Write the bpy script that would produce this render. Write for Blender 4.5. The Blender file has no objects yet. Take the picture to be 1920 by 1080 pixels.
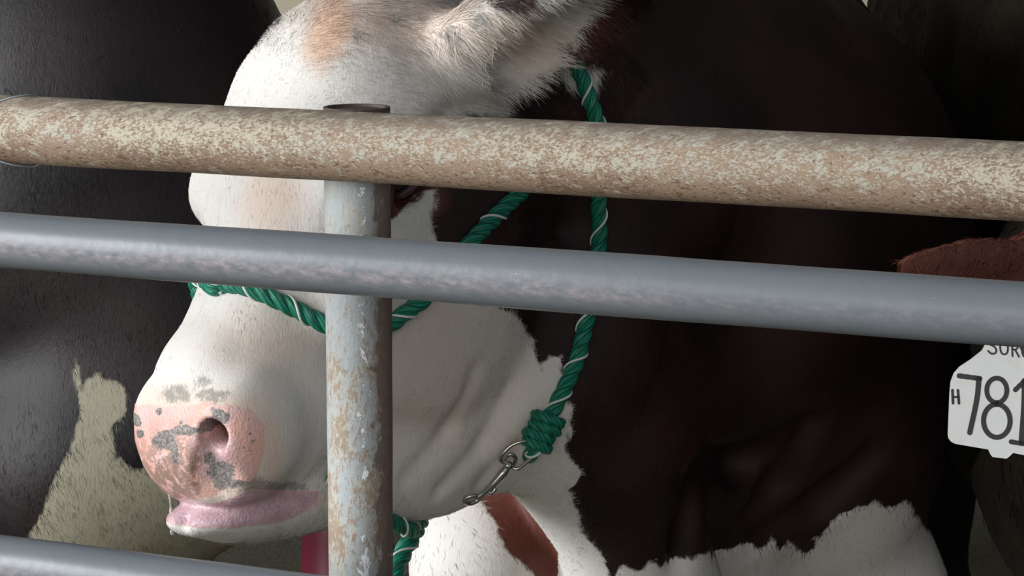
import bpy, math, random
import numpy as np
from mathutils import Vector, Matrix
from mathutils.bvhtree import BVHTree

FAST = False
sc = bpy.context.scene
C = sc.collection
# ------------------------------------------------------------------ camera
FPX = 5000.0
YH = -292.0
PITCH = math.atan((540 - YH) / FPX)
CAM = np.array([0.0, -2.5, 1.5])
cd = bpy.data.cameras.new('camera')
cam = bpy.data.objects.new('camera', cd)
C.objects.link(cam)
cam.location = CAM
cam.rotation_euler = (math.pi / 2 - PITCH, 0, 0)
cd.sensor_width = 36.0
cd.lens = FPX / 1920 * 36.0
cd.clip_end = 200
sc.camera = cam
FW = np.array([0, math.cos(PITCH), -math.sin(PITCH)])
RT = np.array([1.0, 0, 0])
UP = np.array([0, math.sin(PITCH), math.cos(PITCH)])


def at(px, py, d):
    """the world point seen at a pixel, d metres in front of the camera"""
    return CAM + d * (FW + RT * (px - 960) / FPX - UP * (py - 540) / FPX)


def proj(P):
    d = np.asarray(P, float) - CAM
    z = d @ FW
    return 960 + FPX * (d @ RT) / z, 540 - FPX * (d @ UP) / z, z


# ------------------------------------------------------------------ light
sc.view_settings.view_transform = 'Standard'
sc.view_settings.look = 'None'
sc.view_settings.gamma = 1
sc.view_settings.exposure = 0.0
try:
    sc.view_settings.use_curve_mapping = False
except Exception:
    pass
w = bpy.data.worlds.new('sky')
sc.world = w
w.use_nodes = True
bg = w.node_tree.nodes['Background']
bg.inputs[0].default_value = (0.80, 0.90, 1.0, 1)
bg.inputs[1].default_value = 0.30


def area(name, loc, target, sx, sy, power, color):
    l = bpy.data.lights.new(name, 'AREA')
    l.shape = 'RECTANGLE'
    l.size = sx
    l.size_y = sy
    l.energy = power
    l.color = color
    o = bpy.data.objects.new(name, l)
    C.objects.link(o)
    o.location = loc
    o.rotation_euler = (Vector(target) - Vector(loc)).to_track_quat('-Z', 'Y').to_euler()
    return o


# daylight through the open side of the barn: mostly from the left, some from the front
area('daylight_left', (-4.6, -1.2, 2.25), (0.0, 0.4, 1.1), 3.2, 2.6, 440, (0.97, 0.99, 1.0))
area('daylight_front', (-1.2, -6.0, 2.4), (0.2, 0.3, 1.0), 4.0, 2.0, 105, (1.0, 0.95, 0.90))
area('back_wall_fill', (-1.5, 6.6, 3.2), (-0.6, 9.0, 1.4), 1.6, 1.0, 40, (1.0, 0.97, 0.9))  # added fill lamp inside the barn to brighten the back wall; no door there

# ------------------------------------------------------------------ helpers


def link(name, me, mat=None, parent=None):
    o = bpy.data.objects.new(name, me)
    C.objects.link(o)
    if mat is not None:
        me.materials.append(mat)
    if parent is not None:
        o.parent = parent
    return o


def tag(o, label, cat, group=None):
    o['label'] = label
    o['category'] = cat
    if group:
        o['group'] = group
    return o


def empty(name, loc=(0, 0, 0)):
    o = bpy.data.objects.new(name, None)
    o.empty_display_size = 0.05
    C.objects.link(o)
    o.location = loc
    return o


def mesh_np(name, V, F, smooth=True):
    """F: list of int arrays (n,3)/(n,4)"""
    me = bpy.data.meshes.new(name)
    V = np.ascontiguousarray(V, np.float32)
    if not isinstance(F, list):
        F = [F]
    F = [np.asarray(f, np.int32) for f in F if len(f)]
    loops = np.concatenate([f.ravel() for f in F])
    tot = np.concatenate([np.full(len(f), f.shape[1], np.int32) for f in F])
    start = np.concatenate([[0], np.cumsum(tot)[:-1]]).astype(np.int32)
    me.vertices.add(len(V))
    me.vertices.foreach_set('co', V.ravel())
    me.loops.add(len(loops))
    me.loops.foreach_set('vertex_index', loops)
    me.polygons.add(len(tot))
    me.polygons.foreach_set('loop_start', start)
    me.polygons.foreach_set('loop_total', tot)
    me.polygons.foreach_set('use_smooth', np.full(len(tot), bool(smooth)))
    me.update(calc_edges=True)
    return me


def set_attr(me, name, arr):
    arr = np.asarray(arr, np.float32)
    a = me.attributes.new(name, 'FLOAT', 'POINT')
    a.data.foreach_set('value', arr.ravel())


class MB:
    """collects simple shapes into one mesh"""

    def __init__(self):
        self.v = []
        self.f3 = []
        self.f4 = []
        self.n = 0

    def add(self, V, f4=None, f3=None):
        V = np.asarray(V, float)
        if f4 is not None and len(f4):
            self.f4.append(np.asarray(f4) + self.n)
        if f3 is not None and len(f3):
            self.f3.append(np.asarray(f3) + self.n)
        self.v.append(V)
        self.n += len(V)
        return self

    def box(self, c, s, R=None):
        c = np.asarray(c, float)
        s = np.asarray(s, float) / 2
        V = np.array([[x, y, z] for x in (-1, 1) for y in (-1, 1) for z in (-1, 1)]) * s
        if R is not None:
            V = V @ np.asarray(R).T
        self.add(V + c, [(0, 1, 3, 2), (4, 6, 7, 5), (0, 4, 5, 1), (2, 3, 7, 6), (0, 2, 6, 4), (1, 5, 7, 3)])
        return self

    def tube(self, P, r, n=16, cap=True, closed=False, squash=None):
        P = np.asarray(P, float)
        m = len(P)
        r = np.broadcast_to(np.asarray(r, float), (m,))
        T, N, B = frames(P, closed)
        a = np.linspace(0, 2 * np.pi, n, endpoint=False)
        V = (P[:, None] + r[:, None, None] * (np.cos(a)[None, :, None] * N[:, None] + np.sin(a)[None, :, None] * B[:, None])).reshape(-1, 3)
        i = np.arange(m if closed else m - 1)
        j = np.arange(n)
        I, J = np.meshgrid(i, j, indexing='ij')
        I2 = (I + 1) % m
        J2 = (J + 1) % n
        q = np.stack([I * n + J, I * n + J2, I2 * n + J2, I2 * n + J], -1).reshape(-1, 4)
        f3 = []
        if cap and not closed:
            V = np.concatenate([V, P[:1], P[-1:]])
            c0, c1 = m * n, m * n + 1
            f3 = [(c0, (k + 1) % n, k) for k in range(n)] + [(c1, (m - 1) * n + k, (m - 1) * n + (k + 1) % n) for k in range(n)]
        self.add(V, q, f3)
        return self

    def build(self, name, mat, parent=None, smooth=True, bevel=0, autos=None):
        F = []
        if self.f4:
            F.append(np.concatenate(self.f4))
        if self.f3:
            F.append(np.concatenate(self.f3))
        me = mesh_np(name, np.concatenate(self.v), F, smooth)
        o = link(name, me, mat, parent)
        if bevel:
            m = o.modifiers.new('bevel', 'BEVEL')
            m.width = bevel
            m.segments = 3
            m.limit_method = 'ANGLE'
        return o


def frames(P, closed=False):
    """rotation-minimising frames along a polyline"""
    P = np.asarray(P, float)
    m = len(P)
    if closed:
        T = np.roll(P, -1, 0) - np.roll(P, 1, 0)
    else:
        T = np.gradient(P, axis=0)
    T /= np.linalg.norm(T, axis=1)[:, None] + 1e-12
    N = np.zeros_like(P)
    a = np.array([0, 0, 1.0]) if abs(T[0, 2]) < 0.9 else np.array([1.0, 0, 0])
    n = a - T[0] * (a @ T[0])
    N[0] = n / np.linalg.norm(n)
    for i in range(1, m):
        n = N[i - 1] - T[i] * (N[i - 1] @ T[i])
        N[i] = n / (np.linalg.norm(n) + 1e-12)
    if closed:
        # close the twist
        n = N[-1] - T[0] * (N[-1] @ T[0])
        n /= np.linalg.norm(n)
        B0 = np.cross(T[0], N[0])
        ang = math.atan2(n @ B0, n @ N[0])
        for i in range(m):
            t = -ang * i / m
            Bi = np.cross(T[i], N[i])
            N[i] = math.cos(t) * N[i] + math.sin(t) * Bi
    B = np.cross(T, N)
    return T, N, B


def spline(pts, step=0.004, closed=False):
    """Catmull-Rom through pts, resampled evenly"""
    P = np.asarray(pts, float)
    n = len(P)
    if closed:
        Q = np.concatenate([P[-1:], P, P[:2]])
        segs = n
    else:
        Q = np.concatenate([2 * P[:1] - P[1:2], P, 2 * P[-1:] - P[-2:-1]])
        segs = n - 1
    out = []
    t = np.linspace(0, 1, 40, endpoint=False)[:, None]
    for i in range(segs):
        p0, p1, p2, p3 = Q[i], Q[i + 1], Q[i + 2], Q[i + 3]
        out.append(0.5 * (2 * p1 + (p2 - p0) * t + (2 * p0 - 5 * p1 + 4 * p2 - p3) * t ** 2 + (3 * p1 - p0 - 3 * p2 + p3) * t ** 3))
    out = np.concatenate(out + ([P[:1]] if closed else [P[-1:]]))
    s = np.concatenate([[0], np.cumsum(np.linalg.norm(np.diff(out, axis=0), axis=1))])
    k = max(3, int(s[-1] / step))
    u = np.linspace(0, s[-1], k, endpoint=not closed)
    return np.stack([np.interp(u, s, out[:, c]) for c in range(3)], 1)


# ---- value noise in numpy
_rng = np.random.RandomState(7)
_perm = _rng.rand(64, 64, 64).astype(np.float32)


def vnoise(P):
    P = np.asarray(P, float)
    i = np.floor(P).astype(int)
    f = P - i
    f = f * f * (3 - 2 * f)
    r = 0
    for dx in (0, 1):
        for dy in (0, 1):
            for dz in (0, 1):
                wgt = (f[..., 0] if dx else 1 - f[..., 0]) * (f[..., 1] if dy else 1 - f[..., 1]) * (f[..., 2] if dz else 1 - f[..., 2])
                r = r + wgt * _perm[(i[..., 0] + dx) & 63, (i[..., 1] + dy) & 63, (i[..., 2] + dz) & 63]
    return r * 2 - 1


def fbm(P, sc_, oct=3):
    r = 0
    a = 1.0
    for k in range(oct):
        r = r + a * vnoise(np.asarray(P) * sc_ * 2 ** k + 17.3 * k)
        a *= 0.5
    return r


def sstep(a, b, x):
    t = np.clip((x - a) / (b - a), 0, 1)
    return t * t * (3 - 2 * t)


def poly_sd(px, py, poly):
    """signed distance to a closed polygon, positive inside"""
    poly = np.asarray(poly, float)
    n = len(poly)
    d = np.full(px.shape, 1e9)
    inside = np.zeros(px.shape, bool)
    for i in range(n):
        ax, ay = poly[i]
        bx, by = poly[(i + 1) % n]
        ex, ey = bx - ax, by - ay
        t = np.clip(((px - ax) * ex + (py - ay) * ey) / (ex * ex + ey * ey + 1e-9), 0, 1)
        d = np.minimum(d, np.hypot(px - ax - t * ex, py - ay - t * ey))
        c = ((ay > py) != (by > py)) & (px < (bx - ax) * (py - ay) / (by - ay + 1e-12) + ax)
        inside ^= c
    return np.where(inside, d, -d)


# ------------------------------------------------------------------ node materials


class NT:
    def __init__(self, name):
        self.m = bpy.data.materials.new(name)
        self.m.use_nodes = True
        self.t = self.m.node_tree
        self.b = self.t.nodes['Principled BSDF']
        self.out = self.t.nodes['Material Output']

    def n(self, typ, **kw):
        nd = self.t.nodes.new(typ)
        for k, v in kw.items():
            if k.startswith('i_'):
                key = k[2:]
                key = int(key) if key.isdigit() else key
                if hasattr(v, 'is_output') or isinstance(v, bpy.types.NodeSocket):
                    self.t.links.new(v, nd.inputs[key])
                else:
                    nd.inputs[key].default_value = v
            else:
                setattr(nd, k, v)
        return nd

    def L(self, a, b):
        self.t.links.new(a, b)

    def math(self, op, a, b=0.0, c=None, clamp=False):
        kw = {'i_0': a, 'i_1': b}
        if c is not None:
            kw['i_2'] = c
        return self.n('ShaderNodeMath', operation=op, use_clamp=clamp, **kw).outputs[0]

    def mix(self, fac, a, b, blend='MIX'):
        nd = self.n('ShaderNodeMix', data_type='RGBA', blend_type=blend)
        for idx, v in ((0, fac), (6, a), (7, b)):
            if isinstance(v, bpy.types.NodeSocket):
                self.L(v, nd.inputs[idx])
            else:
                nd.inputs[idx].default_value = v if idx == 0 else (*v[:3], 1)
        return nd.outputs[2]

    def attr(self, name):
        return self.n('ShaderNodeAttribute', attribute_name=name).outputs['Fac']

    def obj(self):
        if not hasattr(self, '_tc'):
            self._tc = self.n('ShaderNodeTexCoord')
        return self._tc.outputs['Object']

    def noise(self, scale, detail=4, rough=0.55, vec=None, dist=0.0, out=0):
        nd = self.n('ShaderNodeTexNoise')
        nd.inputs['Scale'].default_value = scale
        nd.inputs['Detail'].default_value = detail
        nd.inputs['Roughness'].default_value = rough
        nd.inputs['Distortion'].default_value = dist
        self.L(vec if vec is not None else self.obj(), nd.inputs['Vector'])
        return nd.outputs[out]

    def vec_scale(self, s, rot=None):
        nd = self.n('ShaderNodeMapping')
        nd.inputs['Scale'].default_value = s
        if rot:
            nd.inputs['Rotation'].default_value = rot
        self.L(self.obj(), nd.inputs['Vector'])
        return nd.outputs[0]

    def ss(self, x, a, b):
        nd = self.n('ShaderNodeMapRange', interpolation_type='SMOOTHSTEP', i_0=x, i_1=a, i_2=b)
        return nd.outputs[0]

    def bump(self, h, dist=0.002, strength=1.0, normal=None):
        nd = self.n('ShaderNodeBump', i_Strength=strength, i_Distance=dist, i_Height=h)
        if normal is not None:
            self.L(normal, nd.inputs['Normal'])
        self.L(nd.outputs[0], self.b.inputs['Normal'])
        return nd.outputs[0]

    def set(self, **kw):
        for k, v in kw.items():
            key = {'color': 'Base Color', 'rough': 'Roughness', 'metal': 'Metallic', 'spec': 'Specular IOR Level', 'sheen': 'Sheen Weight',
                   'sss': 'Subsurface Weight', 'coat': 'Coat Weight', 'trans': 'Transmission Weight', 'ior': 'IOR'}[k]
            if isinstance(v, bpy.types.NodeSocket):
                self.L(v, self.b.inputs[key])
            else:
                if key == 'Base Color':
                    v = (*v[:3], 1)
                self.b.inputs[key].default_value = v
        return self


def simple(name, col, rough=0.5, metal=0.0, bump=0.0, scale=200, var=0.15, **kw):
    t = NT(name)
    nz = t.noise(scale, 4)
    c2 = tuple(x * (1 - var) for x in col)
    t.set(color=t.mix(nz, col, c2), rough=rough, metal=metal, **kw)
    if bump:
        t.bump(nz, bump)
    return t.m


# ------------------------------------------------------------------ implicit surfaces


class Field:
    def __init__(self, xs, ys, zs):
        self.xs, self.ys, self.zs = [np.asarray(a, np.float32) for a in (xs, ys, zs)]
        self.f = np.full((len(xs), len(ys), len(zs)), 1.0, np.float32)

    def apply(self, fn, c, rad, k=0.02, op='add', R=None, o=None):
        """c, rad: world bounding sphere of the shape; R, o: local frame handed to fn"""
        c = np.asarray(c, float)
        rad = rad + k + 0.004
        sl = []
        for a, cc in ((self.xs, c[0]), (self.ys, c[1]), (self.zs, c[2])):
            i0 = np.searchsorted(a, cc - rad)
            i1 = np.searchsorted(a, cc + rad)
            if i1 - i0 < 1:
                return
            sl.append((max(i0 - 1, 0), min(i1 + 1, len(a))))
        (x0, x1), (y0, y1), (z0, z1) = sl
        step = max(1, int(2.5e6 / ((y1 - y0) * (z1 - z0) + 1)))
        for xa in range(x0, x1, step):
            xb = min(xa + step, x1)
            X = self.xs[xa:xb, None, None]
            Y = self.ys[None, y0:y1, None]
            Z = self.zs[None, None, z0:z1]
            if R is not None:
                Xo, Yo, Zo = X - o[0], Y - o[1], Z - o[2]
                p = [np.float32(R[i][0]) * Xo + np.float32(R[i][1]) * Yo + np.float32(R[i][2]) * Zo for i in range(3)]
            else:
                p = [X, Y, Z]
            d = fn(*p)
            f = self.f[xa:xb, y0:y1, z0:z1]
            if op == 'sub':
                d = -d
                h = np.maximum(k - np.abs(f - d), 0) / max(k, 1e-6)
                self.f[xa:xb, y0:y1, z0:z1] = np.maximum(f, d) + h * h * k * 0.25
            else:
                h = np.maximum(k - np.abs(f - d), 0) / max(k, 1e-6)
                self.f[xa:xb, y0:y1, z0:z1] = np.minimum(f, d) - h * h * k * 0.25

    def mesh(self):
        f = self.f
        ins = f < 0
        nx, ny, nz = f.shape
        cnt = np.zeros((nx - 1, ny - 1, nz - 1), np.uint8)
        for dx in (0, 1):
            for dy in (0, 1):
                for dz in (0, 1):
                    cnt += ins[dx:nx - 1 + dx, dy:ny - 1 + dy, dz:nz - 1 + dz]
        act = (cnt > 0) & (cnt < 8)
        del cnt
        idx = np.argwhere(act)
        vid = np.full(act.shape, -1, np.int32)
        vid[act] = np.arange(len(idx))
        I, J, K = idx.T
        corner = {}
        for dx in (0, 1):
            for dy in (0, 1):
                for dz in (0, 1):
                    corner[dx, dy, dz] = f[I + dx, J + dy, K + dz]
        acc = np.zeros((len(idx), 3), np.float64)
        n = np.zeros(len(idx))
        keys = list(corner)
        for a in keys:
            for ax in range(3):
                if a[ax] == 0:
                    b = list(a)
                    b[ax] = 1
                    b = tuple(b)
                    fa, fb = corner[a], corner[b]
                    m = (fa < 0) != (fb < 0)
                    t = np.where(m, fa / np.where(m, fa - fb, 1), 0)
                    p = np.zeros((len(idx), 3))
                    p[:] = a
                    p[:, ax] = t
                    acc[m] += p[m]
                    n += m
        acc /= n[:, None]
        g = idx + acc
        V = np.stack([np.interp(g[:, 0], np.arange(nx), self.xs), np.interp(g[:, 1], np.arange(ny), self.ys), np.interp(g[:, 2], np.arange(nz), self.zs)], 1)
        Q = []
        for ax in range(3):
            a = ins[tuple(slice(0, -1) if i == ax else slice(1, -1) for i in range(3))]
            b = ins[tuple(slice(1, None) if i == ax else slice(1, -1) for i in range(3))]
            e = np.argwhere(a != b)
            if not len(e):
                continue
            s = a[tuple(e.T)]
            e = e.copy()
            o1, o2 = [(1, 2), (2, 0), (0, 1)][ax]
            e[:, o1] += 1
            e[:, o2] += 1

            def cell(d1, d2):
                q = e.copy()
                q[:, o1] -= d1
                q[:, o2] -= d2
                return vid[q[:, 0], q[:, 1], q[:, 2]]
            q = np.stack([cell(1, 1), cell(0, 1), cell(0, 0), cell(1, 0)], 1)
            q[~s] = q[~s][:, ::-1]
            Q.append(q)
        Q = np.concatenate(Q)
        return V, Q[(Q >= 0).all(1)]


def ell(c, r, Rl=None):
    c = np.asarray(c, np.float32)
    r = np.asarray(r, np.float32)

    def fn(x, y, z):
        x, y, z = x - c[0], y - c[1], z - c[2]
        if Rl is not None:
            x, y, z = [np.float32(Rl[i][0]) * x + np.float32(Rl[i][1]) * y + np.float32(Rl[i][2]) * z for i in range(3)]
        k0 = np.sqrt((x / r[0]) ** 2 + (y / r[1]) ** 2 + (z / r[2]) ** 2)
        k1 = np.sqrt((x / r[0] ** 2) ** 2 + (y / r[1] ** 2) ** 2 + (z / r[2] ** 2) ** 2) + 1e-6
        return k0 * (k0 - 1) / k1
    return fn


def cap(a, b, ra, rb):
    a = np.asarray(a, np.float32)
    b = np.asarray(b, np.float32)
    ab = b - a
    L2 = float(ab @ ab) + 1e-9

    def fn(x, y, z):
        x, y, z = x - a[0], y - a[1], z - a[2]
        t = np.clip((x * ab[0] + y * ab[1] + z * ab[2]) / L2, 0, 1)
        return np.sqrt((x - t * ab[0]) ** 2 + (y - t * ab[1]) ** 2 + (z - t * ab[2]) ** 2) - (ra + (rb - ra) * t)
    return fn


def table(ys, vals, y0, y1, n=600, s=14):
    t = np.linspace(y0, y1, n)
    v = np.interp(t, ys, vals)
    k = np.exp(-0.5 * (np.arange(-3 * s, 3 * s + 1) / s) ** 2)
    k /= k.sum()
    vp = np.pad(v, 3 * s, mode='reflect', reflect_type='odd')
    return np.convolve(vp, k, 'valid').astype(np.float32)


def loft(keys, e=2.4):
    """keys rows: y, half width, z top, z bottom. Superelliptic section along +y"""
    K = np.asarray(keys, float)
    y0, y1 = K[0, 0], K[-1, 0]
    n = 600
    W = table(K[:, 0], K[:, 1], y0, y1)
    T = table(K[:, 0], K[:, 2], y0, y1)
    Bt = table(K[:, 0], K[:, 3], y0, y1)

    def fn(x, y, z):
        i = np.clip((y - y0) / (y1 - y0) * (n - 1), 0, n - 1).astype(np.int32)
        w_ = W[i]
        h = (T[i] - Bt[i]) / 2
        zc = (T[i] + Bt[i]) / 2
        q = ((np.abs(x) / w_) ** e + (np.abs(z - zc) / h) ** e) ** (1 / e)
        d = (q - 1) * np.minimum(w_, h)
        ye = np.maximum(y0 - y, y - y1)
        return np.where(ye > 0, np.sqrt(np.maximum(d, 0) ** 2 + ye ** 2), np.maximum(d, ye - 0.0) if False else d)
    return fn


def rotm(yaw, p, roll=0.0):
    """head frame rows: X = animal's left, Y = towards the muzzle, Z = dorsal.
    yaw 0 looks at the camera (-y); positive yaw turns the nose to -x; p = nose down"""
    yaw, p, roll = [math.radians(a) for a in (yaw, p, roll)]
    h = np.array([-math.sin(yaw), -math.cos(yaw), 0])
    F = math.cos(p) * h + np.array([0, 0, -math.sin(p)])
    X = np.array([math.cos(yaw), -math.sin(yaw), 0])
    U = np.cross(F, X)
    X2 = math.cos(roll) * X + math.sin(roll) * U
    U2 = np.cross(F, X2)
    return np.stack([X2, F, U2], 0)


# HEAD ------------------------------------------------------------------
UPPER = [(-.285, .052, -.030, -.120), (-.26, .078, -.000, -.20), (-.20, .116, .070, -.24), (-.13, .127, .094, -.25), (-.07, .129, .094, -.25), (-.01, .126, .070, -.24), (.04, .117, .034, -.225),
         (.08, .094, .010, -.205), (.125, .081, -.006, -.21), (.17, .075, -.014, -.21), (.205, .074, -.020, -.195), (.235, .070, -.032, -.180), (.26, .062, -.050, -.160), (.285, .050, -.075, -.136)]
LOWER = [(-.14, .060, -.15, -.38), (-.06, .068, -.15, -.395), (.0, .064, -.15, -.39), (.06, .060, -.15, -.404), (.12, .054, -.15, -.370), (.17, .046, -.16, -.320), (.20, .043, -.17, -.275), (.225, .042, -.165, -.245), (.25, .030, -.165, -.215)]
TL = np.array([[1, 0, 0], [0, .735, .677], [0, -.677, .735]])    # frame of the lips: forward, up
TN = np.array([[1, 0, 0], [0, .78, .63], [0, -.63, .78]])        # frame of the nose pad


def head_sdf(F, R, o, s=1.0, detail=True, ears=None):
    R = np.asarray(R)

    def A(fn, c, rad, k=0.02, op='add'):
        cw = o + (np.asarray(c, float) * s) @ R
        F.apply(lambda x, y, z: fn(x / s, y / s, z / s) * s, cw, rad * s, k * s, op, R=R, o=o)
    A(loft(UPPER, 2.5), (0, .02, -.1), .34, .03)
    A(loft(LOWER, 2.3), (0, .1, -.21), .24, .03)
    for sg in (-1, 1):
        A(ell((sg * .066, .0, -.185), (.040, .105, .095)), (sg * .066, 0, -.185), .11, .04)       # cheek muscle
        A(ell((sg * .100, -.006, -.002), (.036, .052, .034)), (sg * .100, -.006, -.002), .06, .03)  # brow
        A(ell((sg * .088, .055, -.075), (.030, .06, .024)), (sg * .088, .055, -.075), .065, .03)   # cheekbone below the eye
        A(ell((sg * .132, -.10, -.045), (.022, .040, .022)), (sg * .136, -.10, -.05), .05, .03, 'sub')  # temple hollow
        # eye socket and lids
        A(ell((sg * .117, EYE_Y, EYE_Z), (.018, .030, .022)), (sg * .117, EYE_Y, EYE_Z), .035, .012, 'sub')
        # upper lip pads
        A(ell((sg * .028, .258, -.118), (.036, .044, .034), TL), (sg * .028, .258, -.118), .055, .02)
        # nostril wing
        A(ell((sg * .054, .238, -.080), (.024, .036, .038), TN), (sg * .054, .238, -.08), .045, .03)
    A(ell((0, .252, -.088), (.052, .034, .054), TN), (0, .252, -.088), .065, .02)             # nose pad
    A(ell((0, .200, -.036), (.04, .035, .020)), (0, .200, -.036), .05, .02)
    # mouth slit, then the lower lip and the chin
    A(ell((0, .285, -.146), (.074, .072, .0050), TL), (0, .285, -.146), .09, .006, 'sub')
    A(ell((-.006, .290, -.1555), (.049, .048, .0180), TL), (0, .290, -.156), .06, .008)
    A(ell((.002, .268, -.175), (.041, .048, .028), TL), (0, .268, -.175), .06, .016)
    A(ell((0, .225, -.212), (.038, .065, .034), TL), (0, .225, -.212), .07, .02)
    for sg in (-1, 1):
        near = sg > 0
        A(ell((sg * .064, .228, -.092), (.018, .036, .042), TN), (sg * .064, .228, -.092), .05, .035) if near else None
        fo = 0 if near else -.012
        A(cap((sg * .064 + fo, .272, -.056), (sg * .036, .196, -.100), .0150 if near else .009, .009), (sg * .05, .23, -.078), .07, .007, 'sub')
        if near:
            A(cap((sg * .060, .264, -.060), (sg * .036, .300, -.086), .0110, .006), (sg * .05, .28, -.073), .04, .009, 'sub')
            A(cap((sg * .044, .284, -.068), (sg * .027, .300, -.104), .0042, .003), (sg * .035, .29, -.09), .04, .006, 'sub')
            A(ell((sg * .055, .292, -.094), (.017, .016, .024), TN), (sg * .055, .292, -.094), .035, .016, 'sub')
    A(cap((0, .318, -.070), (0, .318, -.125), .003, .005), (0, .315, -.1), .035, .014, 'sub')
    if ears:
        for e in ears:
            # e: base, tip (local), up normal of the ear plate, width, cup depth
            b, t, nrm, wd = [np.asarray(a, float) for a in (e[0], e[1], e[2], e[3])]
            ax = (t - b)
            Ln = np.linalg.norm(ax)
            ax = ax / Ln
            nrm = nrm - ax * (nrm @ ax)
            nrm /= np.linalg.norm(nrm)
            sd = np.cross(ax, nrm)
            Rl = np.stack([ax, sd, nrm])
            mid = b + ax * Ln * .52
            A(ell(mid, (Ln * .55, wd, wd * .42), Rl), mid, Ln * .6, .02)
            A(cap(b - ax * .05, b + ax * .02, .034, .020), b, .09, .04)
            A(ell(b + ax * .035, (.055, wd * .80, .030), Rl), b, .09, .045)
            cut = mid - nrm * wd * .42 + ax * Ln * .06
            A(ell(cut, (Ln * .44, wd * .74, wd * .60), Rl), cut, Ln * .5, .008, 'sub')
            A(cap(b + ax * Ln * .12 - nrm * wd * .35, b + ax * Ln * .3 - nrm * wd * .3, .014, .018), b + ax * Ln * .2, .06, .01, 'sub')


def grid_axis(segs):
    """segs: list of (start, end, step)"""
    out = []
    for a, b, s in segs:
        n = max(1, int(round((b - a) / s)))
        out.append(np.linspace(a, b, n, endpoint=False))
    out.append([segs[-1][1]])
    return np.concatenate(out)


HR = rotm(42, 42, 8)
HO = at(540, 335, 2.68)
HS = 1.05
EYE_Y, EYE_Z = -.034, -.038


def H(x, y, z):
    return HO + (np.array([x, y, z]) * HS) @ HR



# ------------------------------------------------------------------ the barn
def structure(o):
    o['kind'] = 'structure'
    return o


t = NT('trampled_dirt')
n1 = t.noise(6, 6, .6)
n2 = t.noise(90, 5, .7)
t.set(color=t.mix(t.ss(n2, .35, .7), t.mix(n1, (.060, .058, .040), (.11, .10, .068)), (.17, .155, .10)), rough=.9)
t.bump(n2, .01)
M_FLOOR = t.m
t = NT('beige_wall_panel')
t.set(color=t.mix(t.noise(3), (.72, .66, .50), (.62, .57, .44)), rough=.8)
M_WALL = t.m
M_CEIL = simple('barn_roof_board', (.13, .11, .09), .8, scale=8)

structure(MB().box((0, 3, -.05), (16, 18, .1)).build('floor', M_FLOOR, smooth=False))
wb = MB()
wb.box((0, 9.05, 1.9), (16, .1, 3.8))
for i in range(20):
    wb.box((-7.6 + .8 * i, 8.99, 1.9), (.04, .03, 3.8))
structure(wb.build('wall_back', M_WALL, smooth=False))
cb = MB().box((0, 4.3, 3.85), (16, 9.6, .1))
for i in range(6):
    cb.box((0, .2 + 1.6 * i, 3.7), (16, .1, .2))
structure(cb.build('ceiling', M_CEIL, smooth=False))

# ------------------------------------------------------------------ the fence
# rusty galvanised rail
t = NT('rusted_galvanised_pipe')
nA = t.noise(1.0, 6, .75, t.vec_scale((230, 520, 520), (0, .5, 0)))
nB = t.noise(1.0, 5, .65, t.vec_scale((60, 110, 110), (0, .5, 0)))
nC = t.noise(9, 3, .5)
low = t.attr('low')
cream = t.mix(t.ss(nC, .4, .62), (.45, .41, .31), (.41, .40, .34))
cream = t.mix(t.ss(nB, .52, .62), cream, (.56, .54, .45))
thr = t.math('SUBTRACT', t.math('ADD', t.math('MULTIPLY', nA, .72), t.math('MULTIPLY', nB, .42)), t.math('MULTIPLY_ADD', low, -.075, .07))
c = t.mix(t.math('MULTIPLY', t.ss(t.math('ADD', thr, t.math('MULTIPLY_ADD', nC, .12, -.06)), .435, .555), .9), cream, t.mix(t.ss(nC, .35, .65), (.185, .105, .062), (.27, .175, .105)))
dark = t.math('ADD', t.noise(1.0, 5, .7, t.vec_scale((150, 300, 300), (0, .6, 0))), t.math('MULTIPLY', low, .05))
c = t.mix(t.math('MULTIPLY', t.ss(dark, .585, .645), .85), c, (.13, .062, .042))
c = t.mix(t.math('MULTIPLY', t.attr('top'), t.math('MULTIPLY', t.ss(nB, .25, .6), .75)), c, (.17, .135, .115))
t.set(color=c, rough=.55, spec=.4)
t.bump(nA, .0012, .8)
M_RUST = t.m

# blue-grey gate paint
t = NT('blue_grey_gate_paint')
sA = t.noise(1.0, 4, .6, t.vec_scale((5, 200, 200)))
sB = t.noise(1.0, 5, .7, t.vec_scale((70, 260, 260)))
scuff = t.math('MULTIPLY', t.attr('scuff'), t.math('MULTIPLY', t.ss(sA, .25, .75), t.ss(sB, .1, .8)))
c = t.mix(t.noise(14, 4), (.110, .126, .140), (.135, .150, .165))
c = t.mix(t.math('MULTIPLY', scuff, .75), c, (.40, .315, .335))
ch = t.noise(1.0, 3, .6, t.vec_scale((150, 330, 330)))
c = t.mix(t.math('MULTIPLY', t.ss(ch, .735, .76), .6), c, (.62, .58, .52))
t.set(color=c, rough=t.math('MULTIPLY_ADD', scuff, .25, .36), spec=.5)
t.bump(t.noise(60, 4), .0006, .6)
M_GATE = t.m

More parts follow.
